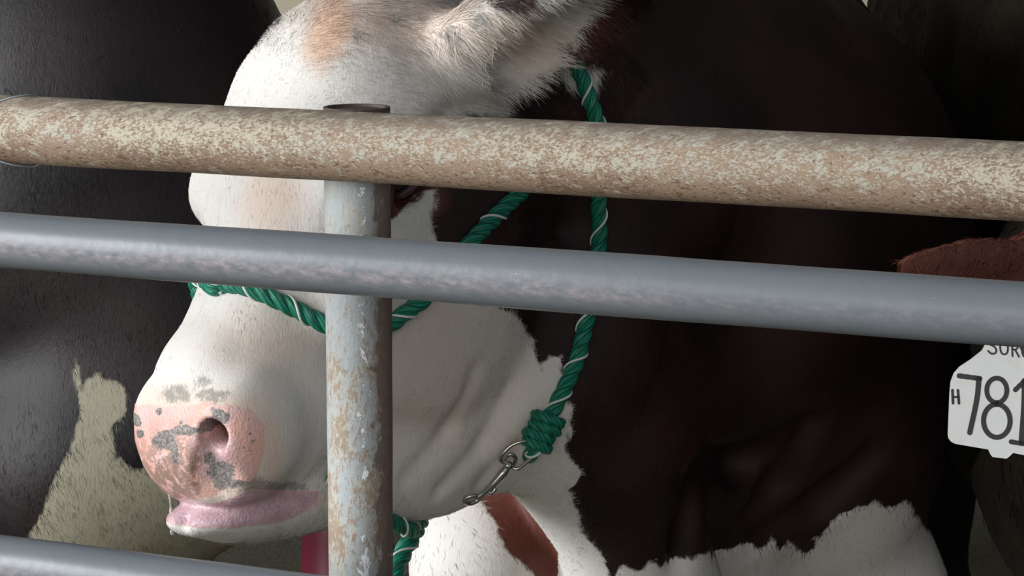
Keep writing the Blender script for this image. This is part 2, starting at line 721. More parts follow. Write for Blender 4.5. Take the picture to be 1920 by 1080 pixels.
# post: grey paint flaking over rust, darker rust on its right side
t = NT('flaking_painted_post')
v1 = t.vec_scale((130, 130, 60))
nA = t.noise(1.0, 7, .72, v1, .3)
nB = t.noise(1.0, 6, .78, t.vec_scale((260, 260, 130)), .2)
paint = t.mix(t.noise(20), (.34, .375, .385), (.43, .455, .46))
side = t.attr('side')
wear = t.attr('wear')
nL = t.noise(1.0, 4, .6, t.vec_scale((34, 34, 13)), .8)
r1 = t.ss(t.math('ADD', nB, t.math('ADD', t.math('MULTIPLY_ADD', nL, .6, -.30), t.math('ADD', t.math('MULTIPLY', wear, .10), t.math('MULTIPLY', side, .10)))), .555, .70)
paint = t.mix(t.math('MULTIPLY', t.ss(nL, .45, .62), .6), paint, (.50, .46, .36))
c = t.mix(t.math('MULTIPLY', r1, .8), paint, t.mix(t.noise(60), (.33, .25, .16), (.23, .13, .075)))
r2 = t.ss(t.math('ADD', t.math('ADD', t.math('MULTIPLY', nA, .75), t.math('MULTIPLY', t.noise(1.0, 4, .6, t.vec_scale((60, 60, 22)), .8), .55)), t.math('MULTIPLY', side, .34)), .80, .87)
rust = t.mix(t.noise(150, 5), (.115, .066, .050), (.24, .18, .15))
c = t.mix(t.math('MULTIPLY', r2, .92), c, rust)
r3 = t.ss(t.math('ADD', t.noise(1.0, 6, .75, t.vec_scale((110, 110, 65)), .6), t.math('MULTIPLY', t.attr('chip'), .19)), .715, .735)
c = t.mix(r3, c, (.86, .88, .92))
t.set(color=c, rough=.5)
t.bump(t.math('ADD', t.math('MULTIPLY', r3, .6), nB), .0012, .9)
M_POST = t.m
M_DARKSTEEL = simple('weathered_rim_and_bore_shade', (.09, .065, .055), .7, scale=150, bump=.001)
M_WIRE = simple('galvanised_wire', (.46, .50, .52), .35, .9, scale=300)
M_CHROME = simple('nickel_plated_steel', (.50, .49, .46), .22, 1.0, scale=300)


def pipe(p0, p1, r, name, mat, parent=None, n=64, kind='rust', openend=False):
    p0, p1 = np.asarray(p0, float), np.asarray(p1, float)
    L = np.linalg.norm(p1 - p0)
    m = max(2, int(L / .012))
    P = p0 + (p1 - p0) * np.linspace(0, 1, m)[:, None]
    # dents and hand-welded unevenness
    mb = MB().tube(P, r, n, cap=True)
    V = mb.v[0]
    ax = (p1 - p0) / L
    s = (V - p0) @ ax
    rad = V - (p0 + s[:, None] * ax)
    rl = np.linalg.norm(rad, axis=1)
    k = rl > 1e-6
    u = rad[k] / rl[k][:, None]
    V[k] += u * (.0007 * fbm(V[k], 9, 2))[:, None]
    o = mb.build(name, mat, parent)
    me = o.data
    un = np.zeros_like(V)
    un[k] = u
    if kind == 'rust':
        set_attr(me, 'low', sstep(.15, -.7, un[:, 2]))
        set_attr(me, 'top', sstep(.45, .95, un[:, 2]))
    elif kind == 'gate':
        px, py, _ = proj(V)
        set_attr(me, 'scuff', np.exp(-((un[:, 2] + .15) / .34) ** 2) * (.35 + .65 * sstep(1500, 900, px)))
    elif kind == 'post':
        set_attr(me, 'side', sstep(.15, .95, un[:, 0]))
        set_attr(me, 'wear', sstep(1.21, 1.06, V[:, 2]) * sstep(.84, .90, V[:, 2]))
        set_attr(me, 'chip', np.exp(-((un[:, 0] - .18) / .22) ** 2) + .5 * sstep(.90, .86, V[:, 2]))
    return o


def ends(pa, da, pb, db, ext0, ext1):
    a, b = at(*pa, da), at(*pb, db)
    z = (a[2] + b[2]) / 2
    a[2] = b[2] = z
    return a - (b - a) * ext0, b + (b - a) * ext1


# rusty rail in front of the post
ra, rb = ends((0, 242), 2.43, (1920, 339), 2.05, .9, .9)
RAIL_R = .0302
rail = pipe(ra, rb, RAIL_R, 'fence_rail', M_RUST, kind='rust')
tag(rail, 'rusty speckled galvanised steel pipe running across in front of the open topped post', 'fence rail')
rdir = (rb - ra) / np.linalg.norm(rb - ra)

# upright post just behind the rail
pc = at(664, 600, 2.30)
PR = .0293
ft = at(664, 206, 2.30)
# x and y where the rail passes, so that the post touches the rail from behind
s_ = (pc[0] - ra[0]) / rdir[0]
ry = ra[1] + rdir[1] * s_
pc[1] = ry + (RAIL_R + PR) * 1.0 + .0012
ptop = float(ra[2] + rdir[2] * s_) + .0225 + .003
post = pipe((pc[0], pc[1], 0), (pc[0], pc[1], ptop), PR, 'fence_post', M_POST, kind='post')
tag(post, 'upright open topped steel post with flaking grey paint, just behind the rusty rail', 'fence post')
# open top: rim, and a flat dark disc standing in for the shaded bore
a = np.linspace(0, 2 * np.pi, 64, endpoint=False)
ring = []
for r_, z_ in ((PR * 1.002, 0), (PR * 1.002, .003), (PR - .0035, .003), (PR - .0035, .0004)):
    ring.append(np.stack([pc[0] + r_ * np.cos(a), pc[1] + r_ * np.sin(a), np.full(64, ptop + z_)], 1))
q = []
for k in range(3):
    for j in range(64):
        q.append((k * 64 + j, k * 64 + (j + 1) % 64, (k + 1) * 64 + (j + 1) % 64, (k + 1) * 64 + j))
rim = MB().add(np.concatenate(ring), q)
rim.add(np.stack([pc[0] + (PR - .003) * np.cos(a), pc[1] + (PR - .003) * np.sin(a), np.full(64, ptop + .0006)], 1), f3=[(0, j, j + 1) for j in range(1, 63)])
ro = rim.build('rim', M_DARKSTEEL, post, smooth=False)
ro['label'] = 'dark brown rim around the open top'

# grey gate in front
ga, gb = ends((0, 450), 2.26, (1920, 590), 1.90, .55, .40)
gdir = (gb - ga) / np.linalg.norm(gb - ga)
GR = .0238
la = at(0, 1096, 2.24)
zlow = la[2]
gate = empty('livestock_gate', (float(ga[0]), float(ga[1]), 0))
tag(gate, 'blue grey painted tube gate standing nearest the camera, in front of the rusty rail', 'gate')


def inv_parent(o, par):
    o.parent = par
    o.matrix_parent_inverse = Matrix.Translation(-Vector(par.location))


for dz in (ga[2] + .28, ga[2], zlow, zlow - .22, zlow - .44):
    p0 = ga.copy()
    p1 = gb.copy()
    p0[2] = p1[2] = dz
    inv_parent(pipe(p0, p1, GR, 'rail', M_GATE, kind='gate'), gate)
for p in (ga, gb):
    inv_parent(pipe((p[0], p[1], zlow - .50), (p[0], p[1], ga[2] + .32), GR, 'end_upright', M_GATE, kind='gate'), gate)
    inv_parent(pipe((p[0], p[1], 0), (p[0], p[1], zlow - .49), GR * .8, 'foot', M_GATE, kind='gate'), gate)

# loop of wire twisted round the rusty rail
cw = at(8, 246, 2.43)
s_ = (cw[0] - ra[0]) / rdir[0]
cw = ra + rdir * s_
pts = []
for k in range(90):
    th = 2 * math.pi * k / 88
    off = -.036 * math.cos(th) + .026 * math.sin(th) ** 2
    rr = RAIL_R + .0016 + (.0012 if k % 88 > 60 else 0)
    pts.append(cw + rdir * off + rr * np.array([0, -math.cos(th), math.sin(th)]))
pts.append(pts[-1] + rdir * .012 + np.array([0, 0, .004]))
tag(MB().tube(spline(pts, .002), .0013, 8).build('tie_wire', M_WIRE), 'thin galvanised wire loop wrapped around the left end of the rusty rail', 'wire')

# dark red tub upside down behind the post
tc = at(652, 1010, 4.4)
t = NT('dark_red_plastic')
t.set(color=t.mix(t.noise(12), (.30, .018, .050), (.24, .014, .04)), rough=.45)
M_RED = t.m
tub = MB()
prof = [(.0, 1), (.060, 1), (.066, .985), (.070, .95), (.074, .90), (.098, .06), (.104, .055), (.104, .0), (.098, .0)]
hh = tc[2] + .055
rings = [np.stack([tc[0] + r_ * np.cos(a), tc[1] + r_ * np.sin(a), np.full(64, z_ * hh)], 1) for r_, z_ in prof]
q = [(k * 64 + j, k * 64 + (j + 1) % 64, (k + 1) * 64 + (j + 1) % 64, (k + 1) * 64 + j) for k in range(len(prof) - 1) for j in range(64)]
tag(tub.add(np.concatenate(rings), q).build('feed_bucket', M_RED), 'dark red plastic bucket standing upside down on the ground behind the fence post', 'bucket')

# ------------------------------------------------------------------ cow coats
def coat_material(name, white=(.80, .765, .72), brown=(.036, .0135, .0105), brown2=(.085, .026, .018), gloss=.5, red=(.15, .045, .030), spec=.28):
    t = NT(name)
    nb = t.noise(1.0, 5, .65, t.vec_scale((150, 150, 60)))
    nl = t.noise(7, 3, .5)
    rag = t.math('MULTIPLY', t.math('SUBTRACT', nb, .5), .16)
    b = t.ss(t.math('ADD', t.attr('brown'), rag), -.035, .035)
    fine = t.noise(1.0, 4, .7, t.vec_scale((420, 420, 150)))
    wc = t.mix(fine, white, tuple(x * .80 for x in white))
    # tan tint of the hair
    wc = t.mix(t.math('MULTIPLY', t.attr('tan'), t.math('MULTIPLY_ADD', fine, .5, .62)), wc, (.66, .41, .27))
    smud = t.ss(t.math('ADD', t.attr('smudge'), t.math('ADD', t.math('MULTIPLY', t.math('SUBTRACT', fine, .5), 1.0), t.math('MULTIPLY', t.math('SUBTRACT', t.noise(110, 4, .7), .5), 2.2))), .35, 1.0)
    wc = t.mix(t.math('MULTIPLY', smud, .75), wc, (.22, .215, .20))
    bc = t.mix(t.ss(nl, .35, .7), brown, brown2)
    bc = t.mix(t.attr('red'), bc, red)
    c = t.mix(b, wc, bc)
    # bare skin of the nose, lips and nostrils
    skin = t.attr('skin')
    vz = t.n('ShaderNodeTexVoronoi', i_Scale=330.0)
    t.L(t.obj(), vz.inputs['Vector'])
    peb = vz.outputs['Distance']
    n3 = t.noise(120, 5, .7)
    pink = t.mix(t.ss(t.noise(45, 4), .35, .65), (.78, .43, .35), (.70, .45, .42))
    pink = t.mix(t.attr('lip'), pink, t.mix(t.ss(t.noise(55, 4, .6), .3, .7), (.66, .45, .50), (.50, .33, .38)))
    pink = t.mix(t.math('MULTIPLY', t.attr('mottle'), t.ss(t.noise(85, 4, .65), .36, .54)), pink, (.31, .20, .165))
    grey = t.ss(t.math('ADD', t.attr('spot'), t.math('MULTIPLY', t.math('SUBTRACT', t.noise(190, 5, .75), .5), 2.0)), .40, .66)
    pink = t.mix(t.math('MULTIPLY', grey, .93), pink, t.mix(t.ss(t.noise(260, 4, .7), .35, .65), (.075, .073, .066), (.26, .25, .235)))
    fleck = t.ss(t.noise(260, 3, .6), .69, .73)
    pink = t.mix(t.math('MULTIPLY', fleck, .5), pink, (.16, .08, .05))
    sk = t.ss(t.math('ADD', skin, t.math('MULTIPLY', t.math('SUBTRACT', n3, .5), .5)), .38, .66)
    c = t.mix(sk, c, pink)
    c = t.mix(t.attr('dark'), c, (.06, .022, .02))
    rg = t.math('ADD', t.math('MULTIPLY', b, gloss - .62), .62)
    rg = t.math('ADD', t.math('MULTIPLY', sk, -.24), rg)
    rg = t.math('ADD', t.math('MULTIPLY', t.attr('lip'), -.14), rg)
    t.set(color=c, rough=rg, spec=t.math('MULTIPLY_ADD', sk, .25, spec), sss=0.0)
    t.b.inputs['Sheen Weight'].default_value = .0
    h = t.math('ADD', t.math('MULTIPLY', fine, .5), t.math('MULTIPLY', t.math('MULTIPLY', sk, peb), .45))
    h = t.math('ADD', h, t.math('MULTIPLY', nb, .4))
    t.bump(h, .0016, .7)
    return t.m


ATTRS = ('brown', 'tan', 'smudge', 'skin', 'lip', 'spot', 'mottle', 'dark', 'red')


def vnormals(V, Q):
    a = V[Q[:, 2]] - V[Q[:, 0]]
    b = V[Q[:, 3]] - V[Q[:, 1]]
    n = np.cross(a, b)
    N = np.zeros_like(V)
    for k in range(4):
        for c_ in range(3):
            N[:, c_] += np.bincount(Q[:, k], n[:, c_], len(V))
    area_ = np.linalg.norm(n, axis=1) / 2
    ln = np.linalg.norm(N, axis=1)
    return N / (ln[:, None] + 1e-12), area_


def smooth(V, Q, it=2, lam=.5, w=None):
    E = np.concatenate([Q[:, [0, 1]], Q[:, [1, 2]], Q[:, [2, 3]], Q[:, [3, 0]]])
    E = np.concatenate([E, E[:, ::-1]])
    deg = np.bincount(E[:, 0], minlength=len(V))
    for _ in range(it):
        A = np.stack([np.bincount(E[:, 0], V[E[:, 1], c_], len(V)) for c_ in range(3)], 1) / np.maximum(deg, 1)[:, None]
        l = lam if w is None else (lam * w)[:, None]
        V = V + l * (A - V)
    return V


def fur(V, Q, N, area_, att, count, sel, comb, length, width, seed=1, lift=.25):
    """short hairs as tapering blades; sel = weight per face; comb/length given per point"""
    rng = np.random.RandomState(seed)
    wgt = area_ * sel
    cum = np.cumsum(wgt)
    fi = np.searchsorted(cum, rng.rand(count) * cum[-1])
    fi = np.clip(fi, 0, len(Q) - 1)
    u, v = rng.rand(count), rng.rand(count)
    w4 = np.stack([(1 - u) * (1 - v), u * (1 - v), u * v, (1 - u) * v], 1)
    qf = Q[fi]
    P = (V[qf] * w4[..., None]).sum(1)
    n = (N[qf] * w4[..., None]).sum(1)
    n /= np.linalg.norm(n, axis=1)[:, None] + 1e-9
    at_ = {k: (a_[qf] * w4).sum(1) for k, a_ in att.items()}
    keep = at_['skin'] < .45 + .2 * rng.rand(count)
    P, n = P[keep], n[keep]
    at_ = {k: a_[keep] for k, a_ in at_.items()}
    m = len(P)
    c_ = comb(P, n)
    c_ = c_ + .45 * np.stack([vnoise(P * 45), vnoise(P * 45 + 9), vnoise(P * 45 + 21)], 1) + .22 * rng.randn(m, 3)
    tdir = c_ - n * (c_ * n).sum(1)[:, None]
    tdir /= np.linalg.norm(tdir, axis=1)[:, None] + 1e-9
    ln = length(P) * (.6 + .8 * rng.rand(m)) * (1 + .3 * vnoise(P * 60))
    lf = lift * (.5 + rng.rand(m))
    d1 = tdir + n * lf[:, None]
    d1 /= np.linalg.norm(d1, axis=1)[:, None]
    d2 = tdir + n * (lf * .3)[:, None] + np.array([0, 0, -.12])
    d2 /= np.linalg.norm(d2, axis=1)[:, None]
    sd = np.cross(tdir, n)
    ang = rng.randn(m) * .5
    sd = sd * np.cos(ang)[:, None] + n * np.sin(ang)[:, None]
    wd = width * (.7 + .6 * rng.rand(m)) / 2
    p0 = P - n * .0008
    p1 = p0 + d1 * (ln * .5)[:, None]
    p2 = p1 + d2 * (ln * .5)[:, None]
    W_ = sd * wd[:, None]
    HV = np.stack([p0 - W_, p0 + W_, p1 + W_ * .8, p1 - W_ * .8, p2], 1).reshape(-1, 3)
    b = np.arange(m)[:, None] * 5
    HQ = b + np.array([[0, 1, 2, 3]])
    HT = b + np.array([[3, 2, 4]])
    nn = n + .25 * sd * rng.randn(m)[:, None] * .6 + .15 * d1
    nn /= np.linalg.norm(nn, axis=1)[:, None]
    HN = np.repeat(nn, 5, 0)
    HA = {k: np.repeat(a_, 5) for k, a_ in at_.items()}
    return HV, HQ, HT, HN, HA


def finish_cow(name, V, Q, att, mat, furs=()):
    N, ar = vnormals(V, Q)
    Vs, Qs, Ts, Ns = [V], [Q], [], [N]
    A = {k: [att[k]] for k in ATTRS}
    off = len(V)
    for kw in furs:
        HV, HQ, HT, HN, HA = fur(V, Q, N, ar, att, **kw)
        Vs.append(HV)
        Qs.append(HQ + off)
        Ts.append(HT + off)
        Ns.append(HN)
        for k in ATTRS:
            A[k].append(HA[k])
        off += len(HV)
    F = [np.concatenate(Qs)] + ([np.concatenate(Ts)] if Ts else [])
    me = mesh_np(name, np.concatenate(Vs), F)
    for k in ATTRS:
        set_attr(me, k, np.concatenate(A[k]))
    if furs:
        me.normals_split_custom_set_from_vertices(np.concatenate(Ns).astype(np.float32))
    return link(name, me, mat), N


def leg(F, top, knee, foot, r0, r1, hoof=True, k=.06):
    top, knee, foot = [np.asarray(a_, float) for a_ in (top, knee, foot)]
    for a_, b_, x, y in ((top, knee, r0, r1 * 1.25), (knee, foot + np.array([0, 0, .11]), r1 * 1.15, r1 * .75), (foot + np.array([0, 0, .11]), foot + np.array([0, 0, .045]), r1 * .95, r1 * 1.0)):
        m_ = (a_ + b_) / 2
        F.apply(cap(a_, b_, x, y), m_, np.linalg.norm(b_ - a_) / 2 + max(x, y), k)
        k = .03
    if hoof:
        F.apply(ell(foot + np.array([0, -.01, .03]), (r1 * 1.25, r1 * 1.5, .035)), foot, .12, .02)


def addcap(F, a_, b_, ra_, rb_, k=.05, op='add'):
    a_, b_ = np.asarray(a_, float), np.asarray(b_, float)
    F.apply(cap(a_, b_, ra_, rb_), (a_ + b_) / 2, np.linalg.norm(b_ - a_) / 2 + max(ra_, rb_), k, op)


def addell(F, c_, r_, k=.05, op='add', R=None):
    F.apply(ell(c_, r_, R), c_, max(r_), k, op)


# ------------------------------------------------------------------ the main cow
RES = .003
EAR_N = ((.098, -.175, -.028), (.285, -.255, -.005), (-.35, -.80, .50), .066)
EAR_F = ((-.085, -.195, -.060), (-.115, -.33, -.17), (-.6, .4, .3), .055)
xs = grid_axis([(-.66, -.46, .012), (-.46, .20, RES), (.20, .62, .0065), (.62, 1.0, .016)])
ys = grid_axis([(HO[1] - .40, HO[1] + .46, RES), (HO[1] + .46, HO[1] + .95, .008), (HO[1] + .95, HO[1] + 3.0, .03)])
zs = grid_axis([(-.02, .42, .014), (.42, .74, .007), (.74, 1.54, RES), (1.54, 1.66, .01)])
F = Field(xs, ys, zs)
c0 = at(1390, 480, 3.55)
addell(F, c0 + np.array([0, .62, 0]), (.315, 1.15, .43), .10)                       # trunk
addell(F, c0 + np.array([0, -.05, -.10]), (.285, .33, .34), .10)                    # chest
addcap(F, at(1130, 330, 3.02), at(1400, 380, 3.55), .165, .27, .10)                 # neck
addcap(F, at(1010, 190, 2.92), at(1230, 60, 3.35), .12, .20, .08)                   # crest
addcap(F, at(1060, 640, 2.93), at(1250, 830, 3.30), .115, .20, .08)                 # throat
addcap(F, at(985, 770, 2.86), at(1130, 860, 3.0), .075, .10, .05)
addcap(F, at(1150, 860, 2.96), at(1215, 1130, 3.06), .078, .090, .04)               # dewlap
addell(F, at(1570, 830, 3.36), (.12, .14, .19), .07)                                # left shoulder point
addell(F, at(1270, 960, 3.26), (.10, .12, .15), .06)                                # brisket fold
# right foreleg and brisket, white, seen below the jaw
addcap(F, at(905, 1052, 3.10), at(935, 1350, 3.14), .086, .10, .04)
addcap(F, at(935, 1300, 3.14), at(1250, 1150, 3.35), .09, .15, .06)
hx = c0[0]
leg(F, at(1610, 1120, 3.45), (hx + .19, c0[1] - .12, .42), (hx + .20, c0[1] - .10, 0), .12, .055)
leg(F, at(935, 1330, 3.14), (at(935, 1330, 3.14)[0] + .03, at(935, 1330, 3.14)[1] + .02, .38), (at(935, 1330, 3.14)[0] + .03, at(935, 1330, 3.14)[1], 0), .095, .055)
for sg in (-1, 1):
    leg(F, (hx + sg * .18, c0[1] + 1.45, .75), (hx + sg * .20, c0[1] + 1.62, .48), (hx + sg * .20, c0[1] + 1.55, 0), .17, .055)
addcap(F, (hx, c0[1] + 1.74, 1.25), (hx, c0[1] + 1.80, .7), .05, .025)
# skin creases over the brisket and shoulder
for a_, b_ in (((1290, 900), (1510, 800)), ((1380, 1000), (1520, 800)), ((1300, 880), (1270, 1060)), ((1420, 1010), (1640, 850)), ((1300, 860), (1440, 855))):
    pa, pb = at(*a_, 3.06), at(*b_, 3.10)
    # drop the crease on to the hide: march along the view ray until inside
    def drop(px, py):
        for d in np.arange(2.7, 3.8, .006):
            p = at(px, py, d)
            i = [np.searchsorted(ax_, p[k]) for k, ax_ in enumerate((xs, ys, zs))]
            if i[0] < len(xs) and i[1] < len(ys) and i[2] < len(zs) and F.f[i[0], i[1], i[2]] < 0:
                return p
        return at(px, py, 3.2)
    pa, pm, pb = drop(*a_), drop((a_[0] + b_[0]) / 2 + 8, (a_[1] + b_[1]) / 2 + 14), drop(*b_)
    addcap(F, pa, pm, .004, .011, .035, 'sub')
    addcap(F, pm, pb, .011, .004, .035, 'sub')
head_sdf(F, HR, HO, HS, ears=[EAR_N, EAR_F])
# folds of loose skin on cheek and throat
for a_, b_ in (((760, 900), (890, 690)), ((820, 920), (960, 720)), ((900, 905), (1030, 750))):
    pa, pm, pb = drop(*a_), drop((a_[0] + b_[0]) / 2 + 10, (a_[1] + b_[1]) / 2 + 12), drop(*b_)
    addcap(F, pa, pm, .0003, .0010, .018, 'sub')
    addcap(F, pm, pb, .0010, .0003, .018, 'sub')
V, Q = F.mesh()
del F
V = smooth(V, Q, 2, .5)
# loose skin of cheek and throat is softer than bone: relax it
_px, _py, _dz = proj(V)
V = smooth(V, Q, 25, .5, sstep(-10, 60, poly_sd(_px, _py, [(730, 560), (960, 600), (1070, 700), (1060, 860), (900, 930), (730, 940)])) * (_dz < 3.0))

N, AR = vnormals(V, Q)
px, py, dz = proj(V)
LOC = (V - HO) @ HR.T / HS
wob = 9 * fbm(V, 30, 3) + 5 * fbm(V, 110, 2)


def sd(poly, w_=1.0):
    return poly_sd(px + w_ * wob, py + w_ * wob * .8, poly)


FACE = [(570, -80), (556, 0), (528, 36), (488, 90), (300, 110), (60, 600), (60, 1100), (700, 1100), (760, 1060), (900, 1010), (1000, 1000), (1010, 1100), (1020, 1250), (1150, 1250), (1150, 1100),
        (1128, 1045), (1092, 995), (1085, 950), (1070, 920), (1085, 885), (1060, 840), (1075, 770), (1060, 740), (1050, 665), (1030, 672), (1010, 690), (1000, 640), (960, 585), (850, 540), (815, 450),
        (812, 400), (820, 352), (785, 378), (730, 405), (690, 385), (690, 330), (740, 290), (862, 222), (878, 205), (912, 212), (945, 222), (950, 200), (965, 175), (1000, 140), (1052, 118), (1045, 85), (1075, 85), (1098, 50), (1115, 0), (1130, -80), (1010, -80), (985, 0), (945, 22), (900, 2), (880, -80)]
BRIS = [(766, 880), (880, 890), (896, 935), (932, 985), (945, 1030), (985, 1060), (1012, 1092), (1012, 1400), (740, 1400), (757, 1000)]
BELLY = [(1140, 1120), (1170, 1062), (1198, 1075), (1215, 1045), (1235, 1062), (1260, 1040), (1320, 1042), (1370, 1030), (1440, 1015), (1448, 1008), (1460, 1035), (1485, 1018), (1500, 1035), (1560, 990), (1600, 962), (1625, 955), (1680, 945),
         (1702, 938), (1715, 965), (1750, 1010), (1772, 1080), (1790, 1300), (1140, 1300)]
FRINGE = [(1040, 88), (1056, 122), (1085, 132), (1130, 122), (1118, 165), (1062, 165), (1036, 112)]
isleg = (dz > 2.985) & (px < 1046) & (py > 880)
white = np.where(isleg, sd(BRIS, .5), np.maximum(sd(FACE), sd(BELLY, 1.2)))
white = np.where((dz < 3.1) & (LOC[:, 1] < -.1) & (LOC[:, 0] > .08), np.maximum(white, sd(FRINGE)), white)
# the far, unseen side: white only on the head
back = (N @ FW) > .25
white = np.where(back & (LOC[:, 1] < -.15), -60, white)
att = {k: np.zeros(len(V)) for k in ATTRS}
att['brown'] = np.clip(-white / 120.0, -1, 1)


def blob(x, y, rx, ry, soft=.35, ang=0):
    c_, s_ = math.cos(ang), math.sin(ang)
    dx, dy = px + .5 * wob - x, py + .4 * wob - y
    q_ = np.sqrt(((dx * c_ + dy * s_) / rx) ** 2 + ((-dx * s_ + dy * c_) / ry) ** 2)
    return sstep(1 + soft, 1 - soft, q_)


head = (dz < 3.0) & (LOC[:, 1] > -.30)
tan = np.zeros(len(V))
for b_ in ((612, 55, 42, 75, .5, .2), (690, 30, 130, 55, .7, 0), (800, 45, 110, 60, .8, 0), (960, 70, 90, 50, .8, .3)):
    tan = np.maximum(tan, (.9 if b_[0] < 650 else .42) * blob(*b_))
tan = np.maximum(tan, .5 * blob(512, 370, 55, 75, .7, .2))
tan = np.maximum(tan, .45 * blob(330, 752, 90, 26, .8))
tan = np.maximum(tan, .35 * blob(505, 640, 90, 60, .9))
tan = np.maximum(tan, .5 * blob(505, 850, 28, 90, .8))
tan = np.maximum(tan, .35 * blob(800, 600, 90, 60, .9))
tan = np.maximum(tan, .28 * blob(830, 690, 170, 190, .9))
tan = np.maximum(tan, .55 * blob(555, 938, 60, 18, .8))
near_skin = sstep(-48, 0, poly_sd(px + .8 * wob, py + .8 * wob, [(246, 772), (310, 768), (430, 762), (468, 772), (492, 800), (493, 850), (472, 905), (430, 925), (255, 890)]))
tan = np.maximum(tan, .5 * near_skin)
att['tan'] = tan * head
sm = np.zeros(len(V))
for b_ in ((738, 30, 14, 12), (668, 66, 13, 10), (842, 62, 20, 16), (892, 38, 20, 22), (398, 744, 38, 14), (382, 718, 20, 14), (330, 740, 30, 20), (500, 915, 95, 13), (470, 905, 40, 14), (890, 214, 30, 12)):
    sm = np.maximum(sm, blob(*b_, .7))
att['smudge'] = sm * head
skin = sstep(-24, 16, poly_sd(px + .6 * wob, py + .6 * wob, [(236, 772), (262, 764), (310, 768), (370, 765), (430, 762), (468, 772), (492, 800), (493, 850), (472, 895), (430, 915), (380, 935), (310, 930), (255, 890), (236, 830)]))
nose = (LOC[:, 1] > .19) & (LOC[:, 2] > -.16) & (N @ FW < .5)
skin = skin * nose
lipz = (LOC[:, 1] > .2) & (LOC[:, 2] < -.12)
lip = sstep(-14, 12, poly_sd(px, py, [(296, 912), (600, 922), (590, 945), (562, 965), (520, 980), (440, 990), (380, 990), (330, 984), (296, 972)])) * lipz
# inside of nostrils and mouth
att['lip'] = np.maximum(lip, blob(400, 850, 40, 40, .5) * nose * .8)
att['skin'] = np.maximum(skin, lip)
spot = np.zeros(len(V))
for b_ in ((308, 825, 22, 20), (345, 808, 26, 10), (330, 850, 8, 22), (400, 792, 36, 12, .35, -.55), (408, 776, 12, 12), (392, 859, 13, 11), (415, 884, 26, 20), (418, 905, 18, 16), (255, 788, 8, 12), (262, 812, 7, 10), (298, 772, 8, 7), (340, 793, 6, 5), (440, 908, 34, 9), (470, 815, 4, 4)):
    spot = np.maximum(spot, .95 * blob(*b_[:4], *(b_[4:] or (.35,))))
spot = np.maximum(spot, .34 * blob(468, 815, 18, 50, .5))
att['spot'] = spot * (att['skin'] > 0)
att['mottle'] = (np.maximum(blob(325, 885, 85, 75, .8), blob(370, 850, 40, 50, .6) * .7)) * nose * (1 - lip)
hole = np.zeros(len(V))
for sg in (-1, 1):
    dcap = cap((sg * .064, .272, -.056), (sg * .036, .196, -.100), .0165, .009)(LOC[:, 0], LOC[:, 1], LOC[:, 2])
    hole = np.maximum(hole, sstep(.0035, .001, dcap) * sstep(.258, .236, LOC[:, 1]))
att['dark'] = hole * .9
att['red'] = np.maximum(np.maximum(blob(775, 375, 60, 40, .4) * .8 * head, isleg * 1.0 * (px > 880) * .8), .35 * blob(1090, 40, 60, 70, .8))
# ear opening dark inside
M_COAT = coat_material('brown_and_white_coat', brown=(.017, .0085, .0078), brown2=(.036, .0145, .0125), gloss=.55)


def comb_main(P, n):
    l = (P - HO) @ HR.T / HS
    onhead = sstep(-.32, -.22, l[:, 1]) * (proj(P)[2] < 3.0)
    # whorl between the eyes: up and out above it, down the nose below it
    v = np.zeros_like(P)
    v[:, 0] = l[:, 0] * 3.0 + .25 * np.sign(l[:, 0])
    v[:, 1] = np.where(l[:, 1] < .03, -.2 - .6 * sstep(.03, -.1, l[:, 1]), .9)
    v[:, 2] = -.3
    wv = v @ HR
    wv[:, 2] -= .9 * sstep(-.02, -.12, l[:, 1])
    body = np.tile([.35, 0, -1.0], (len(P), 1))
    return wv * onhead[:, None] + body * (1 - onhead)[:, None]


def len_main(P):
    l = (P - HO) @ HR.T / HS
    h_ = .0055 + .010 * sstep(-.05, -.15, l[:, 1]) + .006 * sstep(.10, .14, np.abs(l[:, 0])) * (l[:, 1] < -.12)
    h_ = np.where(l[:, 1] > .17, .0045, h_)
    h_ = np.where(l[:, 2] < -.20, .006, h_)
    h_ = np.where((l[:, 2] < -.172) & (l[:, 1] > .15), .010, h_)
    return h_


fx, fy, fz = [a_[Q].mean(1) for a_ in (px, py, dz)]
fn_ = N[Q].mean(1) @ FW
vis = (fn_ < .3) & (fx > -60) & (fx < 1950) & (fy > -80) & (fy < 1150)
fl = LOC[Q].mean(1)
hd = vis & (fz < 3.0) & (fl[:, 1] > -.34)
edge = np.exp(-(att['brown'][Q].mean(1) / .16) ** 2)
selh = hd * (1.0 + .6 * edge) * np.where(fl[:, 1] < -.02, 1.5, 1.0)
selb = (vis & ~hd) * (.15 + 1.5 * edge + .6 * (att['brown'][Q].mean(1) < 0))
NH, NB = (60000, 20000) if FAST else (170000, 60000)
cow, _ = finish_cow('cow', V, Q, att, M_COAT, [
    dict(count=NH, sel=selh, comb=comb_main, length=len_main, width=.00055, seed=3, lift=.22),
    dict(count=NB, sel=selb, comb=comb_main, length=lambda P: np.full(len(P), .011), width=.0009, seed=5, lift=.15)])
tag(cow, 'brown and white cow with a pink speckled nose wearing a green rope halter', 'cow')
BVH = BVHTree.FromPolygons([tuple(v) for v in V], [tuple(q_) for q_ in Q.tolist()])


def hit(px_, py_, off=0.0, far=3.4):
    o_ = Vector(CAM)
    d_ = (Vector(at(px_, py_, 1.0)) - o_).normalized()
    h_ = BVH.ray_cast(o_, d_, 5)
    if h_[0] is None:
        return None
    p_ = np.array(h_[0])
    n_ = np.array(h_[1])
    return p_ + n_ * off


